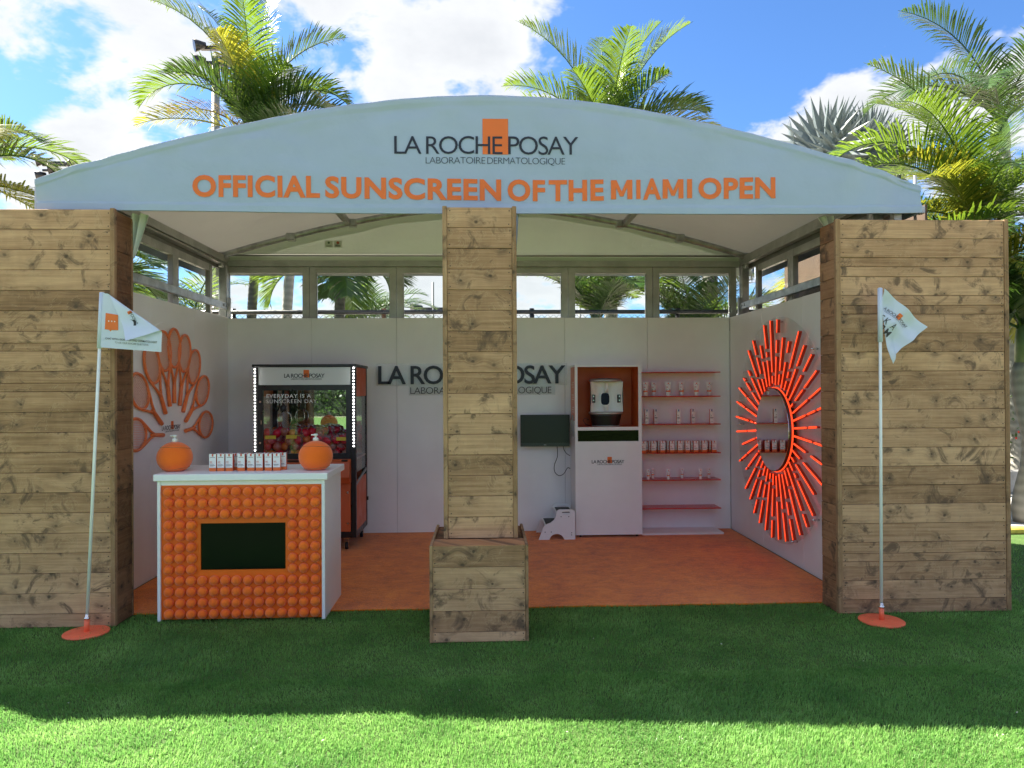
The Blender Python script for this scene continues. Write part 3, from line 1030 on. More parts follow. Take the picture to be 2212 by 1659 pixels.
# ------------------------------------------------------------------ cartons and tubes
C_WHITE = mat('carton_white', (.80, .80, .78), .45)
C_RED = mat('carton_red', (.62, .10, .04), .5)
C_OR = mat('carton_orange', (.80, .17, .03), .5)
C_BLUE = mat('carton_blue', (.03, .12, .28), .5)
C_TXT = mat('carton_text', (.12, .12, .13), .6)
C_GRN = mat('carton_green', (.20, .45, .30), .5)


def carton_mesh(w, d, h, style):
    m = MB()
    # 0 white, 1 red sides, 2 orange band, 3 text, 4 mark
    vs = [(-w / 2, 0, 0), (w / 2, 0, 0), (w / 2, d, 0), (-w / 2, d, 0), (-w / 2, 0, h), (w / 2, 0, h), (w / 2, d, h), (-w / 2, d, h)]
    if style == 'spf':
        m.add(vs, [(0, 1, 5, 4)], 0); m.add(vs, [(4, 5, 6, 7)], 0)
        m.add(vs, [(1, 2, 6, 5), (2, 3, 7, 6), (3, 0, 4, 7), (0, 3, 2, 1)], 1)
        y = -.0006
        q = lambda x0, x1, z0, z1, mi: m.add([(x0, y, z0), (x1, y, z0), (x1, y, z1), (x0, y, z1)], [(0, 1, 2, 3)], mi)
        q(-w / 2, w / 2, 0, h * .19, 2)
        q(-w / 2, w / 2, h * .193, h * .205, 5)
        q(-w * .10, w * .12, h * .86, h * .998, 4)
        q(-w * .34, w * .34, h * .79, h * .815, 3)
        q(-w * .42, w * .25, h * .36, h * .385, 3); q(-w * .42, w * .40, h * .325, h * .342, 3); q(-w * .42, w * .15, h * .28, h * .292, 3)
        m.add([(-w * .10, 0, h + .0006), (w * .12, 0, h + .0006), (w * .12, d, h + .0006), (-w * .10, d, h + .0006)], [(0, 1, 2, 3)], 4)
        yy = -.0008
        words(m, [('60', -w * .40, -w * .06, h * .50, h * .085)], lambda u, v: (u, yy, v), 4, .01)
        q(-w * .40, w * .05, h * .455, h * .468, 4)
    else:
        m.add(vs, [(0, 1, 5, 4), (4, 5, 6, 7), (2, 3, 7, 6), (0, 3, 2, 1), (1, 2, 6, 5)], 0); m.add(vs, [(3, 0, 4, 7)], 1)
        y = -.0006
        q = lambda x0, x1, z0, z1, mi: m.add([(x0, y, z0), (x1, y, z0), (x1, y, z1), (x0, y, z1)], [(0, 1, 2, 3)], mi)
        q(-w * .16, w * .20, h * .87, h * .998, 5)
        q(-w * .35, w * .35, h * .82, h * .84, 3)
        q(-w * .30, -w * .05, h * .55, h * .60, 3)
        q(-w * .38, w * .45, h * .385, h * .43, 3); q(-w * .38, w * .1, h * .45, h * .47, 3); q(-w * .38, w * .25, h * .34, h * .355, 3)
        q(-w * .38, w * .30, h * .15, h * .165, 3); q(-w * .38, w * .2, h * .10, h * .112, 3)
    return m


ORD = ['first', 'second', 'third', 'fourth', 'fifth', 'sixth', 'seventh', 'eighth', 'ninth']


def place_copies(proto, spots, label, cat, group, rot=0.05, seed=1):
    rr = random.Random(seed)
    for i, (x, y, z) in enumerate(spots):
        o = proto if i == 0 else copy_tree(proto)
        o.location = (x, y, z)
        o.rotation_euler = (0, 0, rr.uniform(-rot, rot))
        tag(o, label.replace('#', ORD[i]), cat, group)


SPF = [C_WHITE, C_RED, C_OR, C_TXT, C_RED, C_GRN]


def spf_carton():
    return carton_mesh(.052, .034, .127, 'spf').build('sunscreen_carton', SPF, None, False)


xs = [-2.047 + (v - 587) * .47 / 498 + .027 for v in (587, 650, 715, 808, 885, 950, 1020, 1085)]
place_copies(spf_carton(), [(x, 5.45 + random.uniform(-.003, .003), 1.0625) for x in xs],
             '# white carton from the racket end, front row on the counter', 'carton', 'front row of cartons on the counter', .10, 3)
place_copies(spf_carton(), [(x + .030, 5.505 + random.uniform(-.004, .004), 1.0625) for x in xs],
             '# white carton from the racket end, rear row on the counter', 'carton', 'rear row of cartons on the counter', .10, 4)
fx = [1.807, 1.921, 2.026, 2.135, 2.228, 2.313, 2.41, 2.508, 2.621]
bx_ = [1.893, 1.998, 2.103, 2.195, 2.284, 2.376, 2.477, 2.591]
place_copies(spf_carton(), [(x, 8.15, .9265) for x in fx], '# small carton from the white cabinet, front row on the red shelf', 'carton', 'front cartons on the red shelf', .06, 5)
place_copies(spf_carton(), [(x + .012, 8.20, .9265) for x in bx_], '# small carton from the white cabinet, middle row on the red shelf', 'carton', 'rear cartons on the red shelf', .06, 6)
place_copies(spf_carton(), [(x - .022, 8.255, .9265) for x in bx_], '# small carton from the white cabinet, rearmost row on the red shelf', 'carton', 'rearmost cartons on the red shelf', .06, 7)
tall = carton_mesh(.040, .034, .162, 'tall').build('slim_carton', [C_WHITE, C_RED, C_OR, C_TXT, C_RED, C_BLUE], None, False)
place_copies(tall, [(1.847, 8.15, 1.2525), (1.972, 8.24, 1.2525), (2.211, 8.15, 1.2525), (2.404, 8.24, 1.2525), (2.593, 8.15, 1.2525)],
             '# slim carton with blue tab from the white cabinet on the red shelf', 'carton', 'tall slim cartons', .05, 8)


def tube_product(name, w, h, cap):
    m = MB()
    n = 20

    def tp(a, b):
        th = a * 2 * math.pi
        k = b
        hw = .5 * (w * .62 + (w - w * .62) * k)
        hd = .5 * (w * .58) * (1 - k) ** .7 + .0012
        return (math.cos(th) * hw, math.sin(th) * hd, cap + (h - cap) * b)
    vs = [tp(i / n, j / 8) for j in range(9) for i in range(n)]
    fs = [[(j * n + i, j * n + (i + 1) % n, (j + 1) * n + (i + 1) % n, (j + 1) * n + i) for i in range(n)] for j in range(8)]
    for j in range(8): m.add(vs, fs[j], 1 if j == 1 else 0, True)
    m.add(vs, [tuple(8 * n + i for i in range(n))], 0)

    def mark(x0, x1, z0, z1, mi):
        f = lambda u, v: (u, -(.5 * (w * .58) * (1 - (v - cap) / (h - cap)) ** .7 + .0012) * math.sqrt(max(0, 1 - (u / (.5 * w)) ** 2)) - .0012, v)
        m.add([f(x0, z0), f(x1, z0), f(x1, z1), f(x0, z1)], [(0, 1, 2, 3)], mi)
    mark(-w * .08, w * .10, h * .84, h * .92, 3)
    mark(-w * .26, w * .26, h * .78, h * .80, 2)
    mark(-w * .30, -w * .04, h * .60, h * .65, 3)
    mark(-w * .28, w * .22, h * .46, h * .49, 2); mark(-w * .28, w * .30, h * .42, h * .435, 2)
    t = m.build(name, [C_WHITE, C_OR, C_TXT, C_RED], None, True)
    MB().lathe([(w * .30, 0), (w * .32, .002), (w * .33, cap - .001), (w * .30, cap)], (0, 0, 0), 20, sy=.95).build('cap', C_WHITE, t)
    return t


place_copies(tube_product('sunscreen_tube', .073, .162, .030), [(1.834, 8.16, 1.5688), (1.949, 8.24, 1.5688), (2.095, 8.16, 1.5688), (2.271, 8.24, 1.5688), (2.421, 8.16, 1.5688), (2.593, 8.24, 1.5688)],
             '# large sunscreen tube from the white cabinet on the upper red shelf', 'tube', 'large sunscreen tubes', .1, 9)
place_copies(tube_product('sunscreen_tube', .050, .117, .030), [(1.857, 8.15, .6193), (1.932, 8.24, .6193), (2.088, 8.15, .6193), (2.271, 8.24, .6193), (2.458, 8.15, .6193), (2.585, 8.24, .6193)],
             '# small sunscreen tube from the white cabinet on the lower red shelf', 'tube', 'small sunscreen tubes', .1, 10)


def shelf_unit():
    t = thing('shelf_unit', 'white backboard with six red acrylic shelves of sunscreen', 'shelf', (2.22, 8.2, .011))
    box('back_panel', WHITE, t, 1.76, 2.690, 8.362, 8.378, .03, 1.89)
    MB().box(1.76, 2.685, 8.03, 8.361, .012, .034, bev=.002).build('base_shelf', WHITE, t)
    for z in (1.843, 1.5685, 1.252, .926, .619, .297):
        MB().box(1.752, 2.684, 8.115, 8.3612, z - .011, z, bev=.001).build('shelf', REDACR, t, False)


shelf_unit()

# ------------------------------------------------------------------ scanner cabinet
def scanner_cabinet():
    t = thing('scanner_cabinet', 'tall white cabinet with an orange niche and brand lettering beside the red shelves', 'cabinet', (1.37, 8.15, .011))
    x0, x1, z0, z1 = 1.002, 1.743, .04, 1.922
    nx0, nx1, nz0, nz1 = 1.030, 1.708, 1.232, 1.898
    sz0, sz1 = 1.073, 1.195
    MB().prism([(x0, z0), (x1, z0), (x1, z1), (x0, z1)],
               [[(nx0, nz0), (nx0, nz1), (nx1, nz1), (nx1, nz0)], [(nx0, sz0), (nx0, sz1), (nx1, sz1), (nx1, sz0)]],
               lambda u, v, w: (u, 7.95 + w, v), .018).build('front_panel', WHITE, t)
    s = MB().box(x0, x0 + .018, 7.9685, 8.37, z0, z1).build('side_panel', WHITE, t, False)
    MB().box(x0 - .0012, x0 - .0002, 7.985, 8.34, 1.30, 1.90).build('side_decal', mat('salmon_decal', (.74, .30, .20), .5), s, False)
    m = MB()
    for q in range(3):
        for r_ in range(3):
            m.box(x0 - .0022, x0 - .0014, 8.05, 8.18 + .05 * ((q + r_) % 2), 1.72 - .14 * q - .025 * r_, 1.732 - .14 * q - .025 * r_)
    tag(m.build('decal_text', mat('decal_text', (.85, .65, .58), .5), s, False), kind='stuff')
    MB().box(x1 - .018, x1, 7.9685, 8.37, z0, z1).build('side_panel', WHITE, t, False)
    MB().box(x0 + .018, x1 - .018, 7.9685, 8.37, z1 - .018, z1 - .001).build('top_panel', WHITE, t, False)
    MB().box(x0 + .018, x1 - .018, 7.9685, 8.37, z0, z0 + .018).build('bottom_panel', WHITE, t, False)
    niche = mat('niche_orange', (.62, .115, .02), .5, var=.08, scale=4)
    n = MB()
    n.add([(nx0, 7.969, nz0), (nx1, 7.969, nz0), (nx1, 8.34, nz0), (nx0, 8.34, nz0), (nx0, 7.969, nz1), (nx1, 7.969, nz1), (nx1, 8.34, nz1), (nx0, 8.34, nz1)],
          [(0, 1, 2, 3), (3, 2, 6, 7), (0, 3, 7, 4), (1, 5, 6, 2), (4, 7, 6, 5)])
    n.build('niche_lining', niche, t, False)
    sl = MB().box(nx0 + .001, nx1 - .001, 7.958, 7.962, sz0 + .001, sz1 - .001).build('dark_window', thin_clear('smoked_glass', (.12, .13, .14), gloss=.35), t, False)
    box('slot_box', mat('slot_dark', (.03, .03, .032), .6), t, nx0, nx1, 8.15, 8.2, sz0 - .01, sz1 + .01)
    logo(t, lambda u, v, k: (1.183 + u, 7.9487 - .0006 * k, .831 + v), .363)
    for (x, y) in ((1.06, 8.0), (1.69, 8.0), (1.06, 8.31), (1.69, 8.31)):
        w = MB().tube([(x - .012, y, .030), (x + .012, y, .030)], .0195, 14).build('caster', RUBBER, t)
        MB().box(x - .016, x + .016, y - .014, y + .006, .036, .0405).box(x - .018, x - .014, y - .012, y + .01, .018, .038).box(x + .014, x + .018, y - .012, y + .01, .018, .038).build('fork', CHROME, w, False)['kind'] = 'stuff'


scanner_cabinet()


def face_scanner():
    zb = 1.2335
    t = thing('face_scanner', 'white skin scanner with black base and dark oval screen inside the orange niche', 'scanner', (1.37, 8.15, zb))
    cx, cy = 1.370, 8.13
    wh = mat('scanner_white', (.86, .86, .83), .35)
    sil = mat('scanner_silver', (.50, .51, .51), .3, metal=.6)
    MB().lathe([(.150, 0), (.153, .004), (.158, .03), (.176, .115), (.183, .135)], (cx, cy, zb), 32, sy=.78).build('base', mat('scanner_black', (.014, .014, .015), .3), t)
    MB().lathe([(.150, 0), (.156, 0), (.156, .008), (.150, .008)], (cx, cy, zb + .001), 32, sy=.79, caps=False).build('base_ring', sil, t)
    MB().lathe([(.150, .135), (.187, .136), (.192, .145), (.190, .160), (.150, .164)], (cx, cy, zb), 36, sy=.80).build('lower_ring', sil, t)
    MB().lathe([(.05, .1645), (.186, .165)], (cx, cy, zb), 36, sy=.80).build('tray', wh, t)

    def bowl(a, b):
        u = 2 * a - 1
        return (cx + u * (.184 - .010 * math.sin(b * math.pi)), cy - .085 + .115 * (1 - abs(u) ** 2.2) * (.75 + .25 * math.sin(b * math.pi)), zb + .163 + .338 * b)
    MB().grid(bowl, 28, 10).build('bowl_panel', wh, t)
    MB().grid(lambda a, b: (cx + math.cos(math.pi * a) * .185, cy - .08 + math.sin(math.pi * a) * .20, zb + .163 + .338 * b), 24, 4).build('rear_shell', wh, t)
    for sx in (-1, 1):
        MB().box(cx + sx * .146 - .021, cx + sx * .146 + .021, cy - .066, cy - .040, zb + .265, zb + .355, bev=.002).build('lamp_window', BLACK, t)
        for k in (0, 1):
            MB().box(cx + sx * .146 - .004, cx + sx * .146 + .006, cy - .0685, cy - .0665, zb + .285 + .045 * k, zb + .297 + .045 * k).build('lamp_chip', CHROME, t, False)
    MB().lathe([(.12, .500), (.187, .501), (.190, .515), (.170, .532), (.10, .540), (.0, .542)], (cx, cy, zb), 36, sy=.80).build('top_cap', sil, t)
    MB().lathe([(.0, .4985), (.183, .4990)], (cx, cy, zb), 36, sy=.80).build('canopy', wh, t)
    ob = []
    for k in range(28):
        a = 2 * math.pi * k / 28
        q = lambda v: math.copysign(abs(v) ** .62, v)
        ob.append((q(math.cos(a)), q(math.sin(a))))
    s2 = MB().prism([(u * .058, v * .082) for u, v in ob], [], lambda u, v, w: (cx - .006 + u, cy - .012 + w, zb + .305 + v), .03).build('screen_surround', wh, t)
    MB().prism([(u * .048, v * .068) for u, v in ob], [], lambda u, v, w: (cx - .006 + u, cy - .018 + w, zb + .307 + v), .006).build('screen', mat('scanner_screen', (.004, .006, .03), .15, spec=.2), s2)
    MB().tube([(cx + .012, cy - .03, zb + .495), (cx + .012, cy - .03, zb + .43), (cx + .004, cy - .01, zb + .385)], [.014, .015, .022], 12).build('forehead_rest', wh, t)
    MB().lathe([(.022, .165), (.020, .215), (.030, .222), (.032, .235), (.028, .240)], (cx, cy - .06, zb), 18).build('chin_rest', wh, t)
    pts = [(1.205, 8.2, 1.238), (1.15, 8.17, 1.25), (1.118, 8.16, 1.30), (1.14, 8.17, 1.325), (1.19, 8.22, 1.30)]
    c = MB().tube(pts, .0035, 6).build('power_cord', RUBBER, None)
    tag(c, 'thin black cord looping behind the scanner in the niche', 'cord')


face_scanner()


def tray_in_slot():
    o = MB().box(1.09, 1.64, 8.02, 8.13, 1.082, 1.135, bev=.015).box(1.12, 1.62, 8.04, 8.12, 1.135, 1.158, bev=.008).build('printer_tray', mat('tray_black', (.02, .022, .03), .35), None)
    tag(o, 'dark low device lying in the cabinet slot below the niche', 'device')


tray_in_slot()


def monitor():
    t = thing('monitor', 'black flat monitor on a wall arm beside the white cabinet', 'monitor', (.694, 8.25, .997))
    MB().box(.411, .976, 8.248, 8.272, .997, 1.361, bev=.004).build('housing', BLACK, t)
    MB().box(.419, .968, 8.2464, 8.2478, 1.040, 1.353).build('screen', mat('monitor_screen', (.026, .034, .034), .25, spec=.25), t, False)
    MB().box(.411, .976, 8.2462, 8.2478, .998, 1.036).build('lower_bezel', mat('bezel', (.02, .025, .035), .3), t, False)
    m = MB(); words(m, [('DELL', .678, .708, 1.011, .011)], lambda u, v: (u, 8.2458, v), 0, .02)
    m.build('bezel_lettering', mat('bezel_text', (.45, .47, .5), .4), t, False)
    MB().box(.66, .73, 8.2725, 8.378, 1.14, 1.22, bev=.004).build('wall_bracket', BLACK, t)
    b = MB().box(.986, .998, 8.06, 8.12, 1.12, 1.36, bev=.003).build('clamp_plate', STEEL, t)
    MB().tube([(.984, 8.09, 1.305), (.980, 8.09, 1.305)], .007, 8).build('clamp_screw', CHROME, b)
    for (pts, lb) in (([(.835, 8.30, 1.0), (.838, 8.30, .88), (.805, 8.31, .78), (.808, 8.32, .70), (.855, 8.32, .655), (.91, 8.31, .675), (.955, 8.30, .745), (.985, 8.30, .735)], 'black cable hanging in a loop below the monitor'),
                      ([(.905, 8.30, 1.0), (.915, 8.30, .955), (.945, 8.30, .91), (.985, 8.30, .885)], 'short black cable running from the monitor to the cabinet side')):
        V = [Vector(p) for p in pts]
        sm = []
        for i in range(len(V) - 1):
            p0, p1, p2, p3 = V[max(i - 1, 0)], V[i], V[i + 1], V[min(i + 2, len(V) - 1)]
            for k in range(6):
                u = k / 6
                sm.append(.5 * ((2 * p1) + (p2 - p0) * u + (2 * p0 - 5 * p1 + 4 * p2 - p3) * u * u + (3 * p1 - p0 - 3 * p2 + p3) * u ** 3))
        sm.append(V[-1])
        tag(MB().tube(sm, .0042, 6).build('cable', RUBBER, None), lb, 'cable')


monitor()


def step_stool():
    t = thing('step_stool', 'white two-step stool with cut-out handles and dark treads beside the cabinet', 'stool', (.785, 8.07, .011))
    z0 = .0115
    prof = [(.585, z0), (.700, z0)]
    prof += [(.782 - .078 * math.cos(a), z0 + .062 * math.sin(a)) for a in np.linspace(0.15, math.pi - .15, 12)]
    prof += [(.866, z0), (.985, z0), (.985, .295), (.978, .322), (.955, .338), (.815, .340), (.792, .330), (.780, .305), (.772, .262), (.752, .225), (.715, .196), (.675, .182), (.652, .168), (.635, .145)]
    a16 = np.linspace(0, 2 * math.pi, 16, endpoint=False)
    hole = [(.884 + (.028 if math.cos(a) > 0 else -.028) + .018 * math.cos(a), .300 + .016 * math.sin(a)) for a in a16]
    for y in (7.862, 8.27):
        p = MB().prism(prof, [hole[::-1]], lambda u, v, w: (u, y + w, v), .018).build('side_panel', WHITE, t)
        if y < 8:
            for (x, z) in ((.655, .095), (.722, .096), (.830, .262), (.915, .262), (.945, .085), (.945, .062)):
                MB().tube([(x, y - .0008, z), (x, y + .001, z)], .0055, 10).build('screw_cap', RUBBER, p)
    tread = mat('tread_dark', (.03, .032, .035), .7)
    for (x0, x1, z) in ((.655, .80, .160), (.785, .965, .285)):
        tr = MB().box(x0, x1, 7.8805, 8.2695, z, z + .014, bev=.003).build('tread', WHITE, t)
        MB().box(x0 + .012, x1 - .008, 7.895, 8.255, z + .0145, z + .017).build('grip_mat', tread, tr, False)
    box('riser', WHITE, t, .80, .812, 7.8805, 8.2695, .175, .284)


step_stool()

# ------------------------------------------------------------------ wall sign
def wall_sign():
    t = thing('wall_sign', 'raised dark brand lettering on clear acrylic mounted on the back wall', 'sign', (-.14, 8.36, 1.6))
    X0, W, Z = -1.217, 2.157, 1.722
    a = MB().box(X0 - .02, X0 + W + .02, 8.352, 8.358, 1.700, 1.955).build('acrylic_backing', ACRYL, t, False)
    MB().box(X0 + .35, X0 + .945 * W, 8.352, 8.358, 1.59, 1.699).build('acrylic_backing', ACRYL, t, False)
    xs = dict(LA=(0, .147), ROCHE=(.172, .586), POSAY=(.617, 1.0))
    for wd, (u0, u1) in xs.items():
        V, F = letters(wd, 0.012, .86)
        # split the word into its letters by connected pieces
        par = list(range(len(V)))

        def find(i):
            while par[i] != i:
                par[i] = par[par[i]]; i = par[i]
            return i
        for f in F:
            for k in f[1:]: par[find(k)] = find(f[0])
        groups = {}
        for f in F: groups.setdefault(find(f[0]), []).append(f)
        for g in groups.values():
            idx = sorted({i for f in g for i in f}); mp = {i: k for k, i in enumerate(idx)}
            pts = [(X0 + (u0 + (u1 - u0) * V[i][0]) * W, Z + .203 * V[i][1]) for i in idx]
            fl = [[mp[i] for i in f] for f in g]
            n = len(pts)
            m = MB()
            ed = {}
            for f in fl:
                for q in range(len(f)):
                    e = (f[q], f[(q + 1) % len(f)])
                    ed[e] = 1
            side = [(a_, b_, n + b_, n + a_) for (a_, b_) in ed if (b_, a_) not in ed]
            m.add([(x, 8.334, z) for x, z in pts] + [(x, 8.351, z) for x, z in pts], fl + [tuple(n + i for i in f[::-1]) for f in fl] + side)
            m.build('letter', INK, t)
    MB().box(X0 + .4777 * W, X0 + .617 * W, 8.3515, 8.3518, Z, Z + .4).build('logo_square', LOGO_OR, t, False)
    m = MB()
    words(m, [('LABORATOIRE', X0 + .17 * W, X0 + .492 * W, 1.606, .077), ('DERMATOLOGIQUE', X0 + .5035 * W, X0 + .925 * W, 1.606, .077)], lambda u, v: (u, 8.3505, v), 0, -.012, .9)
    m.build('subtitle_lettering', INK, t, False)


wall_sign()

# ------------------------------------------------------------------ rackets
def rackets():
    XW = -2.925
    bd = []
    cyr, czr, rad = 6.87, 1.27, 1.03
    for k in range(49):
        a = math.asin(-(.20) / rad) + (math.pi - 2 * math.asin(-.20 / rad)) * k / 48
        bd.append((cyr + rad * math.cos(a), czr + rad * math.sin(a)))
    board = MB().prism(bd, [], lambda u, v, w: (XW + w, u, v), .010).build('backing_board', PANEL, None)
    tag(board, 'white half-round board with brand lettering behind the fan of rackets', 'board')
    logo(board, lambda u, v, k: (XW + .0115 + .0006 * k, 6.645 + u * 1.0, 1.300 + v), .40)
    orr = mat('racket_orange', (.82, .19, .05), .38, var=.10, scale=7)
    strg = mat('racket_string', (.85, .42, .30), .5)

    def racket():
        t = thing('tennis_racket', 'x', 'racket', (0, 0, 0))
        # local: handle end at origin, pointing +Z, lying in the YZ plane, X towards the viewer
        a, b, cz = .180, .134, .515
        pts = [(.0, b * math.sin(q), cz - a * math.cos(q)) for q in np.linspace(0, 2 * math.pi, 41)]
        h = MB().tube(pts, .0125, 8, cap=False).build('head', orr, t)
        m = MB()
        for i in range(-6, 7):
            y = i * .0195
            l = (a - .006) * math.sqrt(max(0, 1 - (y / (b - .004)) ** 2))
            m.box(-.0016, .0016, y - .0017, y + .0017, cz - l, cz + l)
        for i in range(-8, 9):
            z = i * .0205
            l = (b - .006) * math.sqrt(max(0, 1 - (z / (a - .004)) ** 2))
            m.box(-.0036, -.0018, -l, l, cz + z - .0017, cz + z + .0017)
        tag(m.build('strings', strg, h, False), kind='stuff')
        for s in (-1, 1):
            MB().tube([(0, s * .108, .405), (0, s * .070, .325), (0, s * .030, .25), (0, s * .012, .19)], .0115, 8).build('throat', orr, t)
        MB().tube([(0, 0, .0), (0, 0, .004), (0, 0, .19), (0, 0, .23)], [.018, .0195, .0175, .014], 8).build('handle', orr, t)
        return t
    proto = racket()
    spots = [((6.868, 1.543), 0), ((6.985, 1.519), 13), ((7.064, 1.456), 31), ((7.124, 1.363), 55), ((7.119, 1.271), 86),
             ((6.771, 1.517), -13), ((6.681, 1.454), -31), ((6.606, 1.362), -55), ((6.633, 1.261), -86)]
    names = ['orange tennis racket standing upright at the centre of the fan',
             'orange tennis racket just right of the upright one, towards the claw machine',
             'orange tennis racket second from the upright one, towards the claw machine',
             'orange tennis racket third from the upright one, towards the claw machine',
             'orange tennis racket lying almost level at the claw machine end of the fan',
             'orange tennis racket just beside the upright one, towards the plank wall',
             'orange tennis racket second from the upright one, towards the plank wall',
             'orange tennis racket third from the upright one, towards the plank wall',
             'orange tennis racket lying almost level at the plank wall end of the fan']
    for i, (((y, z), an), lb) in enumerate(zip(spots, names)):
        o = proto if i == 0 else copy_tree(proto)
        o.location = (XW + .030, y, z)
        o.rotation_euler = (R(-an), 0, 0)
        tag(o, lb, 'racket', 'fan of orange tennis rackets')


rackets()

# ------------------------------------------------------------------ sunburst mirror
def sunburst():
    XW, cy, cz = 2.887, 6.88, 1.255
    t = thing('sunburst_mirror', 'round mirror ringed by glowing red bars on a clear disc', 'mirror', (XW - .03, cy, cz))
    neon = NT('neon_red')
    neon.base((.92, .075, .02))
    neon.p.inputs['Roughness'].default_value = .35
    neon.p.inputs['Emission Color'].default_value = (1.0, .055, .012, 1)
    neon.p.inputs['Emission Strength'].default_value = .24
    side = mat('bar_side', (.60, .045, .018), .4)
    MB().tube([(XW - .058, cy, cz), (XW - .052, cy, cz)], 1.085, 96).build('clear_disc', ACRYL, t)
    MB().tube([(XW - .115, cy, cz), (XW - .108, cy, cz)], .395, 72).build('mirror_face', MIRROR, t)
    rim = MB().tube([(XW - .1075, cy, cz), (XW - .0585, cy, cz)], .402, 72).build('mirror_body', mat('mirror_body', (.10, .018, .012), .4), t)
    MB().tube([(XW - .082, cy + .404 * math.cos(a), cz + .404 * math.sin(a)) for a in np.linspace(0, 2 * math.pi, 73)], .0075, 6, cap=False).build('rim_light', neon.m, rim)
    for (dy, dz) in ((0, 1.04), (.74, .74), (-.74, .74), (1.05, 0), (.74, -.74), (-.3, -1.02), (-.74, -.74), (.3, -1.02)):
        MB().tube([(XW - .062, cy + dy, cz + dz), (XW - .0005, cy + dy, cz + dz)], .009, 10).build('stand_off', CHROME, t)
    rr = random.Random(11)
    n = 40
    for i in range(n):
        a = 2 * math.pi * (i + .5) / n + math.pi / 2
        r0 = .43 if i % 2 == 0 else .445
        r1 = rr.choice((1.065, 1.05, .97, 1.06, .90, 1.02))
        k = rr.choice((2, 2, 3, 3, 4))
        cuts = sorted(rr.uniform(.12, .88) for _ in range(k - 1))
        e = [0] + cuts + [1]
        for q in range(len(e) - 1):
            s0 = r0 + (r1 - r0) * e[q] + (.016 if q else 0); s1 = r0 + (r1 - r0) * e[q + 1] - (.016 if q < len(e) - 2 else 0)
            if s1 - s0 < .04: continue
            ca, sa = math.cos(a), math.sin(a)
            w = .0092
            m = MB()

            def P(r_, v, d): return (XW - d, cy + ca * r_ - sa * v, cz + sa * r_ + ca * v)
            prof = []
            for (rc, sg) in ((s1 - w, 1), (s0 + w, -1)):
                for h in np.linspace(-math.pi / 2, math.pi / 2, 5):
                    prof.append((rc + sg * w * math.cos(h), sg * w * math.sin(h)))
            N_ = len(prof)
            vs = [P(u, v, .0585) for u, v in prof] + [P(u, v, .088) for u, v in prof] + [P(s0 + w + (u - s0 - w) * 1.0, v * .55, .092) for u, v in prof]
            m.add(vs, [(j, (j + 1) % N_, N_ + (j + 1) % N_, N_ + j) for j in range(N_)], 1)
            m.add(vs, [(N_ + j, N_ + (j + 1) % N_, 2 * N_ + (j + 1) % N_, 2 * N_ + j) for j in range(N_)], 0)
            m.add(vs, [tuple(2 * N_ + j for j in range(N_))], 0)
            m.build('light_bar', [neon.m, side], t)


sunburst()
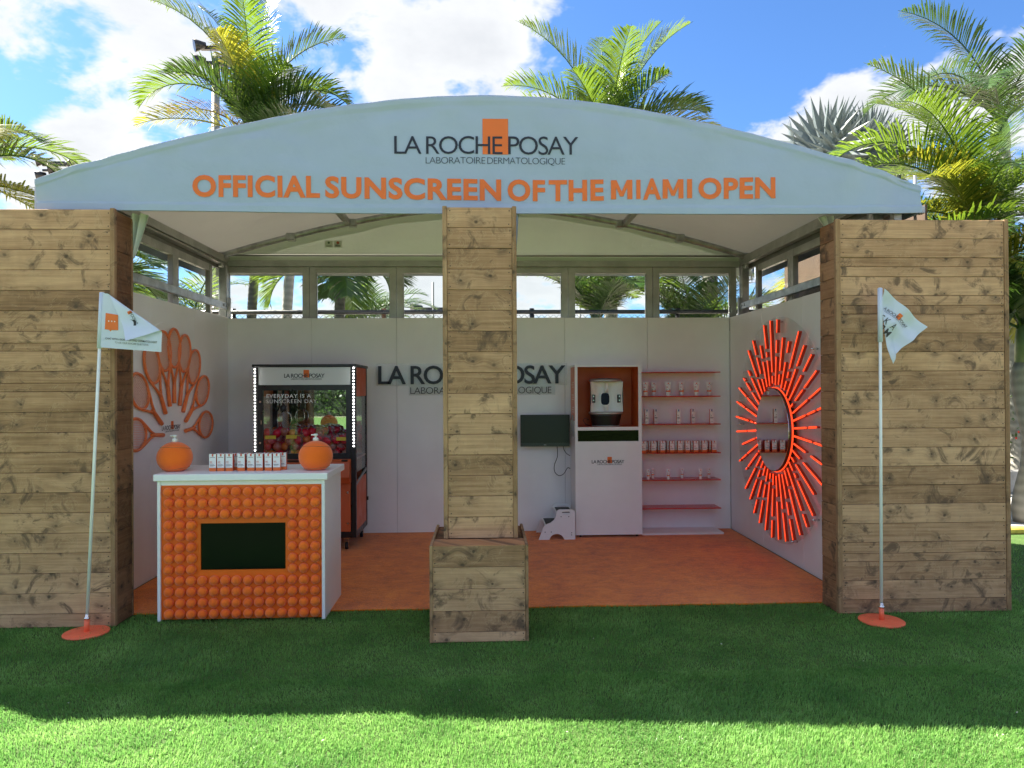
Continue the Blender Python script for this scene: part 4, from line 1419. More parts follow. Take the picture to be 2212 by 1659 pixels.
# ------------------------------------------------------------------ claw machine
def claw_machine():
    t = thing('claw_machine', 'black and orange claw machine full of red capsules with white light strips', 'claw machine', (-1.85, 7.85, .011))
    x0, x1, y0, y1, z0, z1 = -2.368, -1.325, 7.50, 8.22, .135, 1.925
    p = .052
    salmon = mat('machine_orange', (.58, .115, .035), .45, var=.06, scale=3)
    grey = mat('machine_grey', (.30, .30, .31), .5)
    for (x, y) in ((x0, y0), (x1 - p, y0), (x0, y1 - p), (x1 - p, y1 - p)):
        MB().box(x, x + p, y, y + p, z0, z1 - .03, bev=.004).build('corner_post', BLACK, t)
    cap = MB().box(x0 - .01, x1 + .01, y0 - .012, y1 + .01, z1 - .0295, z1, bev=.005).build('top_cap', BLACK, t)
    box('top_lid', mat('lid_grey', (.22, .22, .23), .5), t, x0 + .02, x1 - .02, y0 + .02, y1 - .02, z1 - .06, z1 - .03)
    s = MB().box(x0 + p + .0005, x1 - p - .0005, y0 + .006, y0 + .03, 1.712, 1.894).build('sign_panel', mat('sign_white', (.70, .72, .72), .35), t, False)
    logo(s, lambda u, v, k: (-2.055 + u, y0 + .0045 - .0006 * k, 1.787 + v), .413)
    # glazed door
    gx0, gx1, gz0, gz1 = -2.270, -1.425, 1.006, 1.656
    d = MB().prism([(x0 + p + .001, .950), (x1 - p - .001, .950), (x1 - p - .001, 1.711), (x0 + p + .001, 1.711)], [[(gx0, gz0), (gx0, gz1), (gx1, gz1), (gx1, gz0)]],
                   lambda u, v, w: (u, y0 + .001 + w, v), .03).build('door_frame', BLACK, t)
    g = MB().box(gx0, gx1, y0 + .012, y0 + .017, gz0, gz1).build('door_glass', CASEGLASS, t, False)
    m = MB()
    for (tx, a, b, z) in (('EVERYDAY IS A', -2.237, -1.784, 1.581), ('SUNSCREEN DAY', -2.237, -1.724, 1.526)):
        words(m, [(tx, a, b, z, .037)], lambda u, v: (u, y0 + .0105, v), 0, -.004 if tx[0] == 'S' else .012, 1.15)
    m.build('glass_lettering', mat('white_vinyl_print', (.80, .82, .82), .5), g, False)
    for (a, b, c, e) in ((-2.25, -2.142, 1.158, 1.193), (-2.039, -1.931, 1.160, 1.197), (-1.525, -1.427, 1.135, 1.172)):
        st = MB().box(a, b, y0 + .0100, y0 + .0112, c, e).build('warning_sticker', mat('sticker_yellow', (.55, .42, .03), .5), g, False)
    for z in (1.54, 1.12):
        MB().lathe([(.010, 0), (.010, .008), (.007, .012)], (0, 0, 0), 12).build
        MB().tube([(x0 + .073, y0 + .0005, z), (x0 + .073, y0 - .009, z)], .010, 12).build('door_lock', CHROME, d)
    MB().box(x0 + .078, x0 + .084, y0 - .004, y0 + .0005, 1.31, 1.35).build('latch', CHROME, d, False)
    # led strips in the front corners
    led = mat('white_led', (.9, .9, .9), .4, emit=(1.0, .98, .95), estr=2.2)
    strip = mat('strip_grey', (.06, .06, .065), .35)
    rows = [(x0 + .020, y0 - .0045, 1.045, 1.875, 25), (x1 - .020, y0 - .0045, 1.08, 1.885, 25)]
    for (x, y, a, b, n) in rows:
        st = MB().box(x - .008, x + .008, y, y + .0042, a - .02, b + .012).build('light_strip', strip, t, False)
        for i in range(n):
            z = a + (b - a) * i / (n - 1)
            MB().lathe([(.0062, -.0062), (.0085, 0), (.0062, .0062)], (x, y - .003, z), 8).build('led', led, st)
    # control deck and lower door
    m = MB()
    prof = [(y0 - .001, .945), (y0 - .10, .925), (y0 - .115, .77), (y0 - .06, .702), (y0 - .001, .702)]
    m.prism(prof, [], lambda u, v, w: (x0 + .01 + w, u, v), x1 - x0 - .06)
    deck = m.build('control_deck', salmon, t)
    MB().box(-1.455, -1.395, y0 - .104, y0 - .05, .934, .945, bev=.003).build('control_plate', BLACK, deck)
    MB().box(-2.0, -1.6, y0 - .106, y0 - .05, .934, .945, bev=.003).build('control_plate', BLACK, deck)
    lo = MB().box(x0 + p, x1 - p - .004, y0 - .006, y0 + .02, .20, .700, bev=.003).build('lower_door', salmon, t)
    for z in (.605, .285):
        MB().tube([(-1.408, y0 - .0065, z), (-1.408, y0 - .016, z)], .011, 12).build('lock', CHROME, lo)
    box('plinth', BLACK, t, x0 + .002, x1 - .002, y0 + .002, y1 - .002, .136, .199)
    # sides: orange top, glass, grey strip, orange bottom
    for s in (-1, 1):
        xs = x0 if s < 0 else x1
        A = lambda d0, d1: (xs + min(s * d0, s * d1), xs + max(s * d0, s * d1))
        MB().box(*A(-.010, -.004), y0 + p, y1 - p, 1.59, 1.893).build('side_top_panel', salmon, t, False)
        MB().box(*A(-.012, -.007), y0 + p, y1 - p, .80, 1.588).build('side_glass', CASEGLASS, t, False)
        MB().prism([(y0 + p, .70), (y1 - p, .79), (y1 - p, .76), (y0 + p, .67)], [], lambda u, v, w: (A(-.012, .001)[0] + w, u, v), .013).build('side_strip', grey, t)
        MB().box(*A(-.010, -.004), y0 + p, y1 - p, .20, .72).build('side_lower_panel', salmon, t, False)
    box('side_hinge', BLACK, t, x1 + .0005, x1 + .016, y1 - .05, y1 - .02, .42, .46)
    # inside
    MB().box(x0 + .02, x1 - .02, y1 - .030, y1 - .022, 1.0, 1.70).build('back_mirror', MIRROR, t, False)
    box('back_panel', salmon, t, x0 + .02, x1 - .02, y1 - .0215, y1 - .004, .2, 1.89)
    box('bin_floor', mat('bin_pink', (.62, .42, .42), .5), t, x0 + .012, x1 - .012, y0 + .032, y1 - .031, .93, .949)
    box('ceiling_panel', mat('machine_ceiling', (.35, .35, .36), .5), t, x0 + .055, x1 - .055, y0 + .04, y1 - .04, 1.70, 1.72)
    # claw with cable
    cl = MB().tube([(-2.14, 7.78, 1.70), (-2.14, 7.78, 1.50)], .012, 10).lathe([(.02, 0), (.034, .01), (.034, .06), (.02, .07)], (-2.14, 7.78, 1.43), 16).build('claw', mat('claw_metal', (.10, .10, .11), .35, metal=.6), t)
    for k in range(3):
        a = 2 * math.pi * k / 3 + .5
        MB().tube([(-2.14 + r_ * math.cos(a), 7.78 + r_ * math.sin(a), z) for r_, z in ((.02, 1.44), (.075, 1.40), (.09, 1.34), (.06, 1.27))], .006, 8).build('claw_finger', CHROME, cl)
    MB().tube([(-2.20 + .035 * math.cos(a), 7.74, 1.55 + .11 * math.sin(a)) for a in np.linspace(math.pi, 2 * math.pi, 14)], .010, 8).build('claw_cable', RUBBER, cl)
    for x in (-2.26, -1.43):
        box('gantry_rail', STEEL, t, x - .01, x + .01, y0 + .06, y1 - .06, 1.66, 1.69)
    box('prize_chute', ACRYL, t, -2.03, -2.024, y0 + .035, y0 + .25, .95, 1.19)
    # casters
    for (x, y) in ((-1.43, 7.55), (-2.27, 7.55), (-1.38, 8.15), (-2.27, 8.15)):
        w = MB().tube([(x - .014, y, .047), (x + .014, y, .047)], .036, 18).build('caster', RUBBER, t)
        MB().box(x - .030, x + .030, y - .03, y + .03, .122, .1345, bev=.003).box(x - .022, x - .018, y - .018, y + .02, .035, .121).box(x + .018, x + .022, y - .018, y + .02, .035, .121).build('caster_fork', CHROME, w)['kind'] = 'stuff'


claw_machine()


def capsules():
    red = mat('capsule_red', (.86, .02, .06), .25, coat=.3)
    orange = mat('capsule_orange', (.92, .22, .04), .25, coat=.3)
    clear = thin_clear('capsule_clear', (.97, .90, .90), diffuse=.22, dcol=(.92, .62, .64), gloss=1.6)
    r = .046

    def proto(col):
        m = MB()

        def sp(lo, hi, rr):
            return lambda a, b: (rr * math.cos(2 * math.pi * a) * math.cos(lo + (hi - lo) * b), rr * math.sin(2 * math.pi * a) * math.cos(lo + (hi - lo) * b), rr * math.sin(lo + (hi - lo) * b))
        m.grid(sp(-math.pi / 2, .02, r), 18, 7, 0)
        m.grid(sp(0, math.pi / 2, r * .97), 18, 7, 1)
        o = m.build('capsule', [col, clear], None)
        me = o.data; bpy.data.objects.remove(o)
        return me
    pr = [proto(red), proto(red), proto(red), proto(orange)]
    rr = random.Random(9)
    lbls = {0: 'round red and clear prize capsule heaped inside the claw machine', 3: 'round orange and clear prize capsule heaped inside the claw machine'}
    for layer in range(4):
        z = .949 + r + layer * .071
        for j in range(6):
            y = 7.585 + j * .094 + (.047 if layer % 2 else 0)
            if y > 8.13: continue
            for i in range(10):
                x = -2.305 + i * .0955 + (.047 if (layer + j) % 2 else 0)
                if x > -1.375 or x < -2.31: continue
                if layer < 2 and j > 1: continue                     # buried, cannot be seen
                if layer == 3 and rr.random() < .5: continue
                if layer == 2 and j < 1 and rr.random() < .2: continue
                k = 3 if rr.random() < .14 or (-2.05 < x < -1.85 and rr.random() < .4) else 0
                o = bpy.data.objects.new('prize_capsule', pr[k]); COL.objects.link(o)
                o.location = (x + rr.uniform(-.008, .008), y + rr.uniform(-.008, .008), z + rr.uniform(-.006, .012))
                o.rotation_euler = (rr.uniform(0, 6), rr.uniform(0, 6), rr.uniform(0, 6))
                tag(o, lbls[k], 'capsule', 'red capsules' if k == 0 else 'orange capsules')


capsules()

# ------------------------------------------------------------------ flags
CLOTH = fabric('flag_cloth', (.68, .74, .88), 0.10, (.80, .82, .86), wr=.12, wscale=14)
POLEW = mat('pole_white', (.86, .87, .84), .4)
BASEO = mat('base_orange', (.95, .17, .075), .5, var=.08, scale=9)


def flag_stand(t, bx, by, top, r):
    b = MB().lathe([(r, 0), (r, .010), (r - .006, .013), (.03, .016)], (bx, by, .002), 40).build('base_plate', BASEO, t)
    d = (Vector(top) - Vector((bx, by, 0)))
    q = lambda z: tuple(Vector((bx, by, 0)) + d * (z / top[2]))
    MB().tube([q(.012), q(.10)], .017, 16).build('socket', BASEO, t)
    MB().tube([q(.1005), q(.112), q(.114), q(.135)], [.020, .020, .015, .013], 16).build('ferrule', CHROME, t)
    MB().tube([q(.12), q(top[2])], .0105, 12).build('pole', POLEW, t)
    return q


def left_flag():
    t = thing('golf_flag', 'white golf flag blown half folded on an orange base by the plank wall', 'flag', (-2.735, 5.07, 0))
    q = flag_stand(t, -2.735, 5.07, (-2.632, 5.085, 2.345), .145)
    # cloth plane: u along the flag from the pole, v up the pole
    W, H = .42, .375
    O = Vector(q(1.965)); U = Vector((W, 0.0, -.035)); Vv = (Vector(q(2.338)) - O)
    A = Vector((.06, 1.0)); B = Vector((1.0, .34))              # the fold line in (u, v)
    dAB = (B - A).normalized(); nAB = Vector((-dAB.y, dAB.x))
    asp = Vector((W, H))

    def cloth(u, v, lift=0.0):
        # metric coordinates of the sheet
        p = Vector((u * W, v * H)); a = Vector((A.x * W, A.y * H)); b = Vector((B.x * W, B.y * H))
        dd = (b - a).normalized(); nn = Vector((-dd.y, dd.x))
        s = (p - a).dot(nn)
        y = 0.020 * math.sin(u * 8 + v * 2.5) * u + .014 * math.sin(v * 6 + u * 4) * u
        if s > 0:
            rr = .014
            ang = s / rr
            if ang < math.pi:
                p = p - nn * s + nn * rr * math.sin(ang); y -= rr * (1 - math.cos(ang))
            else:
                p = p - nn * s - nn * (s - math.pi * rr); y -= 2 * rr + .22 * (s - math.pi * rr)
            y -= -lift * (1 if ang >= math.pi else 0)
        y -= lift if s <= 0 else 0
        w = O + U * (p.x / W) + Vv * (p.y / H)
        return (w.x, w.y + y - .012, w.z)
    fl = MB().grid(cloth, 56, 44).build('flag', CLOTH, t)
    MB().tube([tuple(Vector(q(1.958)) + Vector((0, -.001, 0))), tuple(Vector(q(2.342)) + Vector((0, -.001, 0)))], .0165, 14).build('sleeve', CLOTH, t)
    pr = lambda u, v: cloth(u, v, .003)
    MB().add([pr(u, v) for u, v in ((.085, .34), (.15, .335), (.18, .305), (.19, .335), (.305, .34))] + [pr(.30, .62), (pr(.09, .64))], [(0, 1, 3, 4, 5, 6), (1, 2, 3)]).build('speech_bubble', LOGO_OR, fl, False)
    m = MB()
    for u in (.145, .195, .245): m.add([pr(u + .011 * math.cos(a), .495 + .013 * math.sin(a)) for a in np.linspace(0, 6.28, 9)[:-1]], [tuple(range(8))])
    m.v = [(x, y - .001, z) for x, y, z in m.v]
    tag(m.build('bubble_dots', mat('dot_white', (.8, .75, .7), .5), fl, False), kind='stuff')
    m = MB(); words(m, [('D', .44, .60, .35, .24)], pr, 0, .03)
    words(m, [('CHAT WITH A BOARD-CERTIFIED DERMATOLOGIST', .10, .93, .155, .036)], pr, 0, .01)
    words(m, [('TO ASK YOUR SKINCARE QUESTIONS', .25, .80, .095, .034)], pr, 0, -.008)
    tag(m.build('flag_lettering', mat('flag_ink', (.03, .03, .035), .6), fl, False), kind='stuff')
    # logo on the turned-over corner, reading up along the fold
    a_ = Vector((A.x * W, A.y * H)); b_ = Vector((B.x * W, B.y * H)); dd = (b_ - a_).normalized(); nn = Vector((-dd.y, dd.x))

    def flap(px, pz, k):           # metric point on the folded-over flap, as seen from the front
        s_ = math.pi * .014 - (Vector((px, pz)) - a_).dot(nn)
        p = Vector((px, pz)) + nn * (2 * s_ - math.pi * .014)
        u, v = p.x / W, p.y / H
        c = cloth(u, v, 0)
        return (c[0], c[1] - .004 - .001 * k, c[2])

    def up(u, v, k=0):
        q_ = Vector((.265, .185)) + Vector((-.48, .88)) * u + Vector((-.88, -.48)) * v
        return flap(q_.x, q_.y, k)
    m = MB(); words(m, [('LA', 0, .022, 0, .019), ('ROCHE', .026, .092, 0, .019)], lambda u, v: up(u, v, 1), 0, 0, .86)
    m.build('back_lettering', INK, fl, False)
    MB().grid(lambda p, q_: up(.078 + .020 * p, -.001 + .030 * q_), 3, 3).build('back_square', LOGO_OR, fl, False)


left_flag()


def right_flag():
    t = thing('golf_flag', 'drooping white golf flag with slanted lettering on an orange base', 'flag', (2.803, 5.02, 0))
    q = flag_stand(t, 2.803, 5.02, (2.828, 5.05, 2.372), .152)
    out = [(2.846, 2.362), (2.92, 2.30), (3.02, 2.195), (3.131, 2.085), (3.04, 1.995), (2.965, 1.935), (2.922, 1.897), (2.918, 1.86), (2.909, 1.826), (2.893, 1.868), (2.873, 1.95), (2.858, 2.04), (2.846, 2.15), (2.842, 2.25)]

    def yy(x, z): return 5.048 - .045 * (x - 2.84) / .29 + .014 * math.sin((x - z) * 22) + .010 * math.sin((x + z) * 31)
    bm = bmesh.new()
    vs = [bm.verts.new((x, 0, z)) for x, z in out]
    bm.faces.new(vs)
    bmesh.ops.triangulate(bm, faces=bm.faces[:])
    for _ in range(4): bmesh.ops.subdivide_edges(bm, edges=bm.edges[:], cuts=1, use_grid_fill=True)
    bm.verts.index_update()
    V = [(v.co.x, yy(v.co.x, v.co.z), v.co.z) for v in bm.verts]; F = [tuple(v.index for v in f.verts) for f in bm.faces]
    bm.free()
    fl = MB().add(V, F, 0, True).build('flag', CLOTH, t)
    MB().tube([tuple(Vector(q(1.985))), tuple(Vector(q(2.368)))], .0165, 14).build('sleeve', CLOTH, t)

    def pr(u, v, k=0):     # u along the sagging top edge, v across
        d = Vector((.72, -.70)); n = Vector((.70, .72))
        p = Vector((2.858, 2.222)) + d * u + n * v
        return (p.x, yy(p.x, p.y) - .004 - .001 * k, p.y)
    W = .215
    MB().grid(lambda a, b: pr(.092 + .032 * a, .0 + .043 * b), 3, 3).build('logo_square', LOGO_OR, fl, False)
    m = MB(); words(m, [('A ROCHE', .0, .110, 0, .022), ('POSAY', .122, .205, 0, .022)], lambda u, v: pr(u, v, 1), 0, -.002, .86)
    words(m, [('ORATOIRE', .015, .09, -.0125, .008), ('DERMATOLOGIQUE', .095, .185, -.0125, .008)], lambda u, v: pr(u, v, 1), 0, -.01, .9)
    m.build('logo_lettering', INK, fl, False)
    m = MB(); words(m, [('S', .02, .04, -.083, .046), ('K', .055, .082, -.083, .046), ('A', .110, .142, -.083, .046)], lambda u, v: pr(u, v, 1), 0, -.004, 1)
    words(m, [('R', .072, .100, -.137, .045), ], lambda u, v: pr(u, v, 1), 0, .026, 1)
    words(m, [('M', .108, .152, -.137, .045)], lambda u, v: pr(u, v, 1), 0, .018, 1)
    tag(m.build('flag_lettering', mat('flag_ink', (.03, .03, .035), .6), fl, False), kind='stuff')


right_flag()
# ------------------------------------------------------------------ vegetation
PALM = leafmat('palm_green', (.026, .075, .012), (.075, .155, .018), .40, (.28, .40, .03))
PALMD = leafmat('palm_dark', (.018, .050, .012), (.045, .10, .022), .30, (.12, .22, .03))
PALMY = leafmat('palm_yellow', (.12, .16, .016), (.27, .27, .025), .45, (.50, .48, .04))
PALMB = leafmat('palm_dry', (.10, .07, .03), (.20, .15, .06), .35, (.34, .24, .08))
SILVER = leafmat('palm_silver', (.075, .105, .11), (.15, .19, .20), .18, (.17, .21, .22), .5)
SHRUB = leafmat('shrub_leaf', (.03, .07, .015), (.08, .15, .03), .35)


def bark(name, c1, c2, ring=7.0):
    t = NT(name)
    q = t.xyz(t.pos())
    w = t.N.new('ShaderNodeTexWave'); w.wave_type = 'BANDS'; w.bands_direction = 'Z'
    w.inputs['Scale'].default_value = ring; w.inputs['Distortion'].default_value = 1.2; w.inputs['Detail'].default_value = 2
    t.L.new(t.pos(), w.inputs['Vector'])
    f = t.noise(t.pos(), 9, 5, .6)
    k = t.math('ADD', t.math('MULTIPLY', w.outputs['Fac'], .35), t.math('MULTIPLY', f, .65))
    t.base(t.mixc(k, c1, c2)); t.p.inputs['Roughness'].default_value = .9
    t.bump(k, .5, .02)
    return t.m


BARK = bark('grey_palm_bark', (.16, .16, .14), (.38, .37, .33), 2.6)
BARKD = bark('dark_palm_bark', (.035, .035, .028), (.10, .10, .08), 4.0)
SHAFT = mat('crownshaft_green', (.12, .19, .08), .5, var=.2, scale=4)


def frond(parent, base, az, e0, L, droop, m, n=80, ll=.60, rs=None, vee=.45, twist=0.0, wid=.0118, bare=.10):
    rs = rs or random.Random(1)
    ca, sa = math.cos(R(az)), math.sin(R(az))
    P = Vector(base)
    N = 22
    pts, tans = [P.copy()], []
    for i in range(N):
        s = (i + .5) / N
        e = R(e0 - droop * s ** 1.35)
        d = Vector((ca * math.cos(e), sa * math.cos(e), math.sin(e)))
        P = P + d * (L / N)
        pts.append(P.copy()); tans.append(d)
    tans.append(tans[-1])
    mb = MB()
    mb.tube(pts[::2] if len(pts) % 2 else pts, .020, 5, r2=.003)
    side0 = Vector((-sa, ca, 0))
    for i in range(n):
        s = bare + (1 - bare) * (i + rs.uniform(-.25, .25) + .5) / n
        s = min(max(s, 0), .995)
        k = s * N; j = int(k); p = pts[j].lerp(pts[j + 1], k - j); tg = tans[j]
        up = side0.cross(tg).normalized()
        if up.z < 0 and abs(e0 - droop * s) < 89: up = -up
        prof = (math.sin(math.pi * min(1, (s * .86 + .16))) ** .55) * (1 if s < .9 else .8)
        for sd in (-1, 1):
            le = ll * prof * rs.uniform(.86, 1.12)
            fw = .55 + .55 * s + rs.uniform(-.10, .10)
            dr = (side0 * sd * math.cos(twist) + up * (vee + rs.uniform(-.12, .12)) + tg * fw).normalized()
            g = Vector((0, 0, -1)) * rs.uniform(.22, .75)
            w0 = tg.cross(dr).cross(dr).normalized() * (wid * rs.uniform(.8, 1.15))
            a = p; b = p + dr * le * .45 + g * le * .10; c = p + dr * le * .78 + g * le * .32; e_ = p + dr * le + g * le * .62
            mb.add([a - w0 * .5, a + w0 * .5, b - w0, b + w0, c - w0 * .75, c + w0 * .75, e_], [(0, 1, 3, 2), (2, 3, 5, 4), (4, 5, 6)])
    return mb.build('frond', m, parent, False)


def palm(name, label, base, crown, fronds, trunk=.10, bark_m=None, shaft=True, seed=1, group='palm trees', lean=None):
    t = thing(name, label, 'palm', base, group)
    rs = random.Random(seed)
    b, c = Vector(base), Vector(crown)
    pts = [b.lerp(c, i / 12) + Vector((.05 * math.sin(i * .5 + seed), .03 * math.sin(i * .8), 0)) * (1 if 0 < i < 12 else 0) for i in range(13)]
    MB().tube(pts, [trunk * (1.35 - .45 * min(1, i / 4)) * (1 if i < 11 else .95) for i in range(13)], 14).build('trunk', bark_m or BARK, t)
    if shaft:
        MB().tube([c + Vector((0, 0, -.05)), c + Vector((0, 0, .25)), c + Vector((0, 0, .55))], [trunk * 1.05, trunk * .95, trunk * .45], 12).build('crownshaft', SHAFT, t)
    for f in fronds:
        az, e0, L, dr = f[:4]
        m = f[4] if len(f) > 4 else PALM
        kw = f[5] if len(f) > 5 else {}
        frond(t, c + Vector((0, 0, .35 if shaft else .05)), az, e0, L, dr, m, rs=rs, **kw)
    return t


def auto(cnt, seed, L=(1.6, 2.2), e=(20, 70), dr=(70, 130), mats=(PALM,), **kw):
    rs = random.Random(seed)
    return [(360 * i / cnt + rs.uniform(-14, 14), rs.uniform(*e), rs.uniform(*L), rs.uniform(*dr), rs.choice(mats), kw) for i in range(cnt)]


def vegetation():
    # tall palm whose crown rises behind the fascia on the racket side
    K = dict(ll=.72, n=88, vee=.55)
    A = [(180, 82, 3.10, 70, PALM, K), (75, 86, 3.20, 20, PALMD, K), (190, 68, 2.28, 135, PALM, K), (0, 68, 2.13, 125, PALM, K), (150, 84, 2.90, 50, PALMD, K), (15, 80, 2.60, 70, PALMD, K),
         (-12, 50, 1.82, 105, PALMD, K), (5, 36, 1.90, 70, PALMD, K), (245, 78, 1.70, 40, PALMY, K), (175, 46, 1.60, 70, PALMB, dict(n=34, ll=.5)), (195, 22, 1.82, 50, PALMY, dict(n=40)), (120, 70, 1.98, 80, PALMD, K),
         (40, 72, 1.90, 80, PALMD, K), (320, 74, 1.60, 90, PALM, K), (280, 84, 2.30, 60, PALM, K), (-40, 20, 1.52, 50, PALMD), (215, 70, 1.75, 100, PALMD, K)]
    palm('palm_tree', 'tall palm with a yellowing lower frond rising behind the tent roof', (-3.80, 12, 0), (-3.79, 12, 5.45), A, .085, BARKD, seed=3)
    B = [(180, 70, 2.51, 80, PALM, K), (172, 82, 3.20, 55, PALM, K), (90, 86, 2.80, 30, PALM, K), (8, 80, 3.20, 50, PALM, K), (-4, 66, 2.28, 95, PALMD, K), (190, 56, 2.28, 85, PALM, K), (0, 88, 2.80, 45, PALM, K),
         (0, 50, 2.20, 85, PALMY, K), (-20, 60, 2.05, 90, PALM, K), (230, 74, 1.82, 60, PALM, K), (280, 80, 2.30, 50, PALM, K), (50, 72, 1.98, 70, PALM, K), (330, 76, 1.90, 60, PALM, K), (10, 34, 1.90, 70, PALMY, K), (200, 40, 1.90, 70, PALMY, K)]
    palm('palm_tree', 'bright green palm fanned out above the centre of the tent roof', (2.16, 12.5, 0), (2.17, 12.5, 5.2), B, .13, BARK, seed=5)
    palm('palm_tree', 'grey-trunked palm seen through the back window near the racket wall', (-3.56, 13, 0), (-3.45, 13.2, 4.7), auto(9, 7, (1.2, 1.7), (0, 50), (60, 120), (PALM, PALMD)), .10, BARK, seed=7)
    palm('palm_tree', 'dark-trunked palm with drooping fronds seen through the second back window', (-2.36, 11.4, 0), (-2.30, 11.4, 3.55), auto(9, 9, (1.0, 1.5), (0, 45), (60, 110), (PALMD, PALM)), .09, BARKD, seed=9, shaft=False)
    palm('palm_tree', 'distant feathery palm seen through the back window above the fence', (-2.95, 20, 0), (-2.93, 20, 3.6), auto(16, 11, (1.5, 1.9), (0, 70), (60, 110), (PALMD,), n=34), .16, BARKD, seed=11, shaft=False)
    palm('palm_tree', 'leafy young palm filling the back windows right of the pillar', (1.75, 11.2, 0), (1.75, 11.2, 2.3), auto(12, 13, (1.4, 1.9), (30, 75), (60, 110), (PALM, PALM, PALMD)), .08, BARK, seed=13)
    palm('palm_tree', 'low green palm behind the back window next to the sunburst wall', (3.35, 11.4, 0), (3.35, 11.4, 1.7), auto(12, 15, (1.5, 2.1), (35, 80), (50, 110), (PALM, PALM, PALMD)), .08, BARK, seed=15)
    # palm left of the tent, its fronds reaching into view
    Lf = [(-4, 62, 1.5, 105, PALM), (6, 36, 1.75, 105, PALM), (-6, -14, 1.6, 5, PALMY), (40, 50, 2.0, 100, PALM), (-40, 40, 1.9, 90, PALMY), (100, 60, 2.0, 90, PALM), (160, 40, 2.0, 90, PALM),
          (220, 50, 2.0, 90, PALM), (280, 45, 2.0, 90, PALM), (-10, -18, 1.9, 20, PALMY)]
    palm('palm_tree', 'palm left of the tent with arching fronds above the plank wall', (-7.15, 10, 0), (-7.15, 10, 4.25), Lf, .12, BARK, seed=17)
    for i, (x, y, z, lb) in enumerate(((-6.0, 11.5, 3.0, 'feathery palm seen through the side window near the plank wall'), (-5.2, 13.0, 2.4, 'smaller palm seen low through the side windows beside the tent post'),
                                       (-7.4, 13.5, 3.6, 'far palm seen through the front pane of the side window'))):
        palm('palm_tree', lb, (x, y, 0), (x, y, z), auto(12, 31 + i, (1.4, 1.9), (0, 70), (60, 110), (PALMD, PALM), n=36), .1, BARK, seed=30 + i)
    # palms on the right
    C = [(176, 76, 3.0, 140, PALM, K), (160, 86, 3.0, 60, PALM, K), (182, 62, 2.7, 125, PALM, K), (30, 80, 2.9, 70, PALM, K), (120, 82, 2.8, 60, PALM, K), (210, 74, 2.6, 90, PALM, K), (200, 20, 2.0, 60, PALMY), (215, 42, 1.9, 70, PALMY), (250, 50, 1.9, 90, PALM), (300, 55, 2.0, 80, PALM),
         (180, 6, 2.0, 45, PALM), (230, 0, 1.9, 40, PALM), (270, 10, 1.9, 70, PALMD), (60, 60, 2.2, 80, PALM), (110, 66, 2.2, 80, PALM), (-20, 60, 2.2, 70, PALM), (205, -20, 1.9, 30, PALMD), (190, 70, 1.7, 80, PALMY)]
    palm('palm_tree', 'lush palm behind the free-standing plank wall', (6.95, 9.6, 0), (6.75, 9.6, 3.45), C, .12, BARK, seed=19)
    C2 = [(178, 78, 2.6, 70, PALMD, dict(ll=.7)), (150, 60, 2.4, 110, PALMD, dict(ll=.7)), (200, 52, 2.4, 120, PALMD, dict(ll=.7)), (90, 60, 2.4, 90, PALMD), (270, 60, 2.4, 90, PALMD), (0, 50, 2.4, 90, PALMD), (230, 30, 2.3, 80, PALMD), (320, 40, 2.2, 80, PALM), (30, 40, 2.3, 80, PALMD)]
    palm('palm_tree', 'taller dark palm towering over the free-standing plank wall', (8.55, 11.2, 0), (8.25, 11.2, 5.5), C2, .14, BARK, seed=21)
    palm('palm_tree', 'yellow-green young palm crowding behind the tent corner', (5.6, 9.2, 0), (5.55, 9.2, 2.5), auto(13, 23, (1.5, 2.0), (25, 72), (60, 115), (PALM, PALMY, PALM)), .09, BARK, seed=23)
    palm('palm_tree', 'slender leaning palm beside the outer edge of the plank wall', (5.95, 8.7, 0), (6.35, 8.9, 2.75), auto(11, 25, (1.3, 1.7), (0, 60), (70, 120), (PALM, PALMY, PALMD)), .10, BARK, seed=25)

    palm('palm_tree', 'full green palm rising directly behind the tent corner and plank wall', (7.4, 10.9, 0), (7.35, 10.9, 3.3), auto(15, 41, (1.7, 2.3), (5, 75), (60, 120), (PALM, PALMD, PALM)), .11, BARK, seed=41)
    palm('palm_tree', 'dark bushy palm low behind the outer end of the plank wall', (6.6, 8.6, 0), (6.6, 8.6, 2.0), auto(13, 43, (1.3, 1.8), (10, 70), (60, 120), (PALMD, PALM)), .09, BARK, seed=43)
    palm('palm_tree', 'young palm added close outside the racket wall side windows to block sun', (-4.35, 7.6, 0), (-4.3, 7.6, 2.55), auto(14, 45, (1.0, 1.3), (10, 60), (60, 110), (PALM, PALMD)), .08, BARK, seed=45)  # added to block sun at the side windows; fronds show through the panes

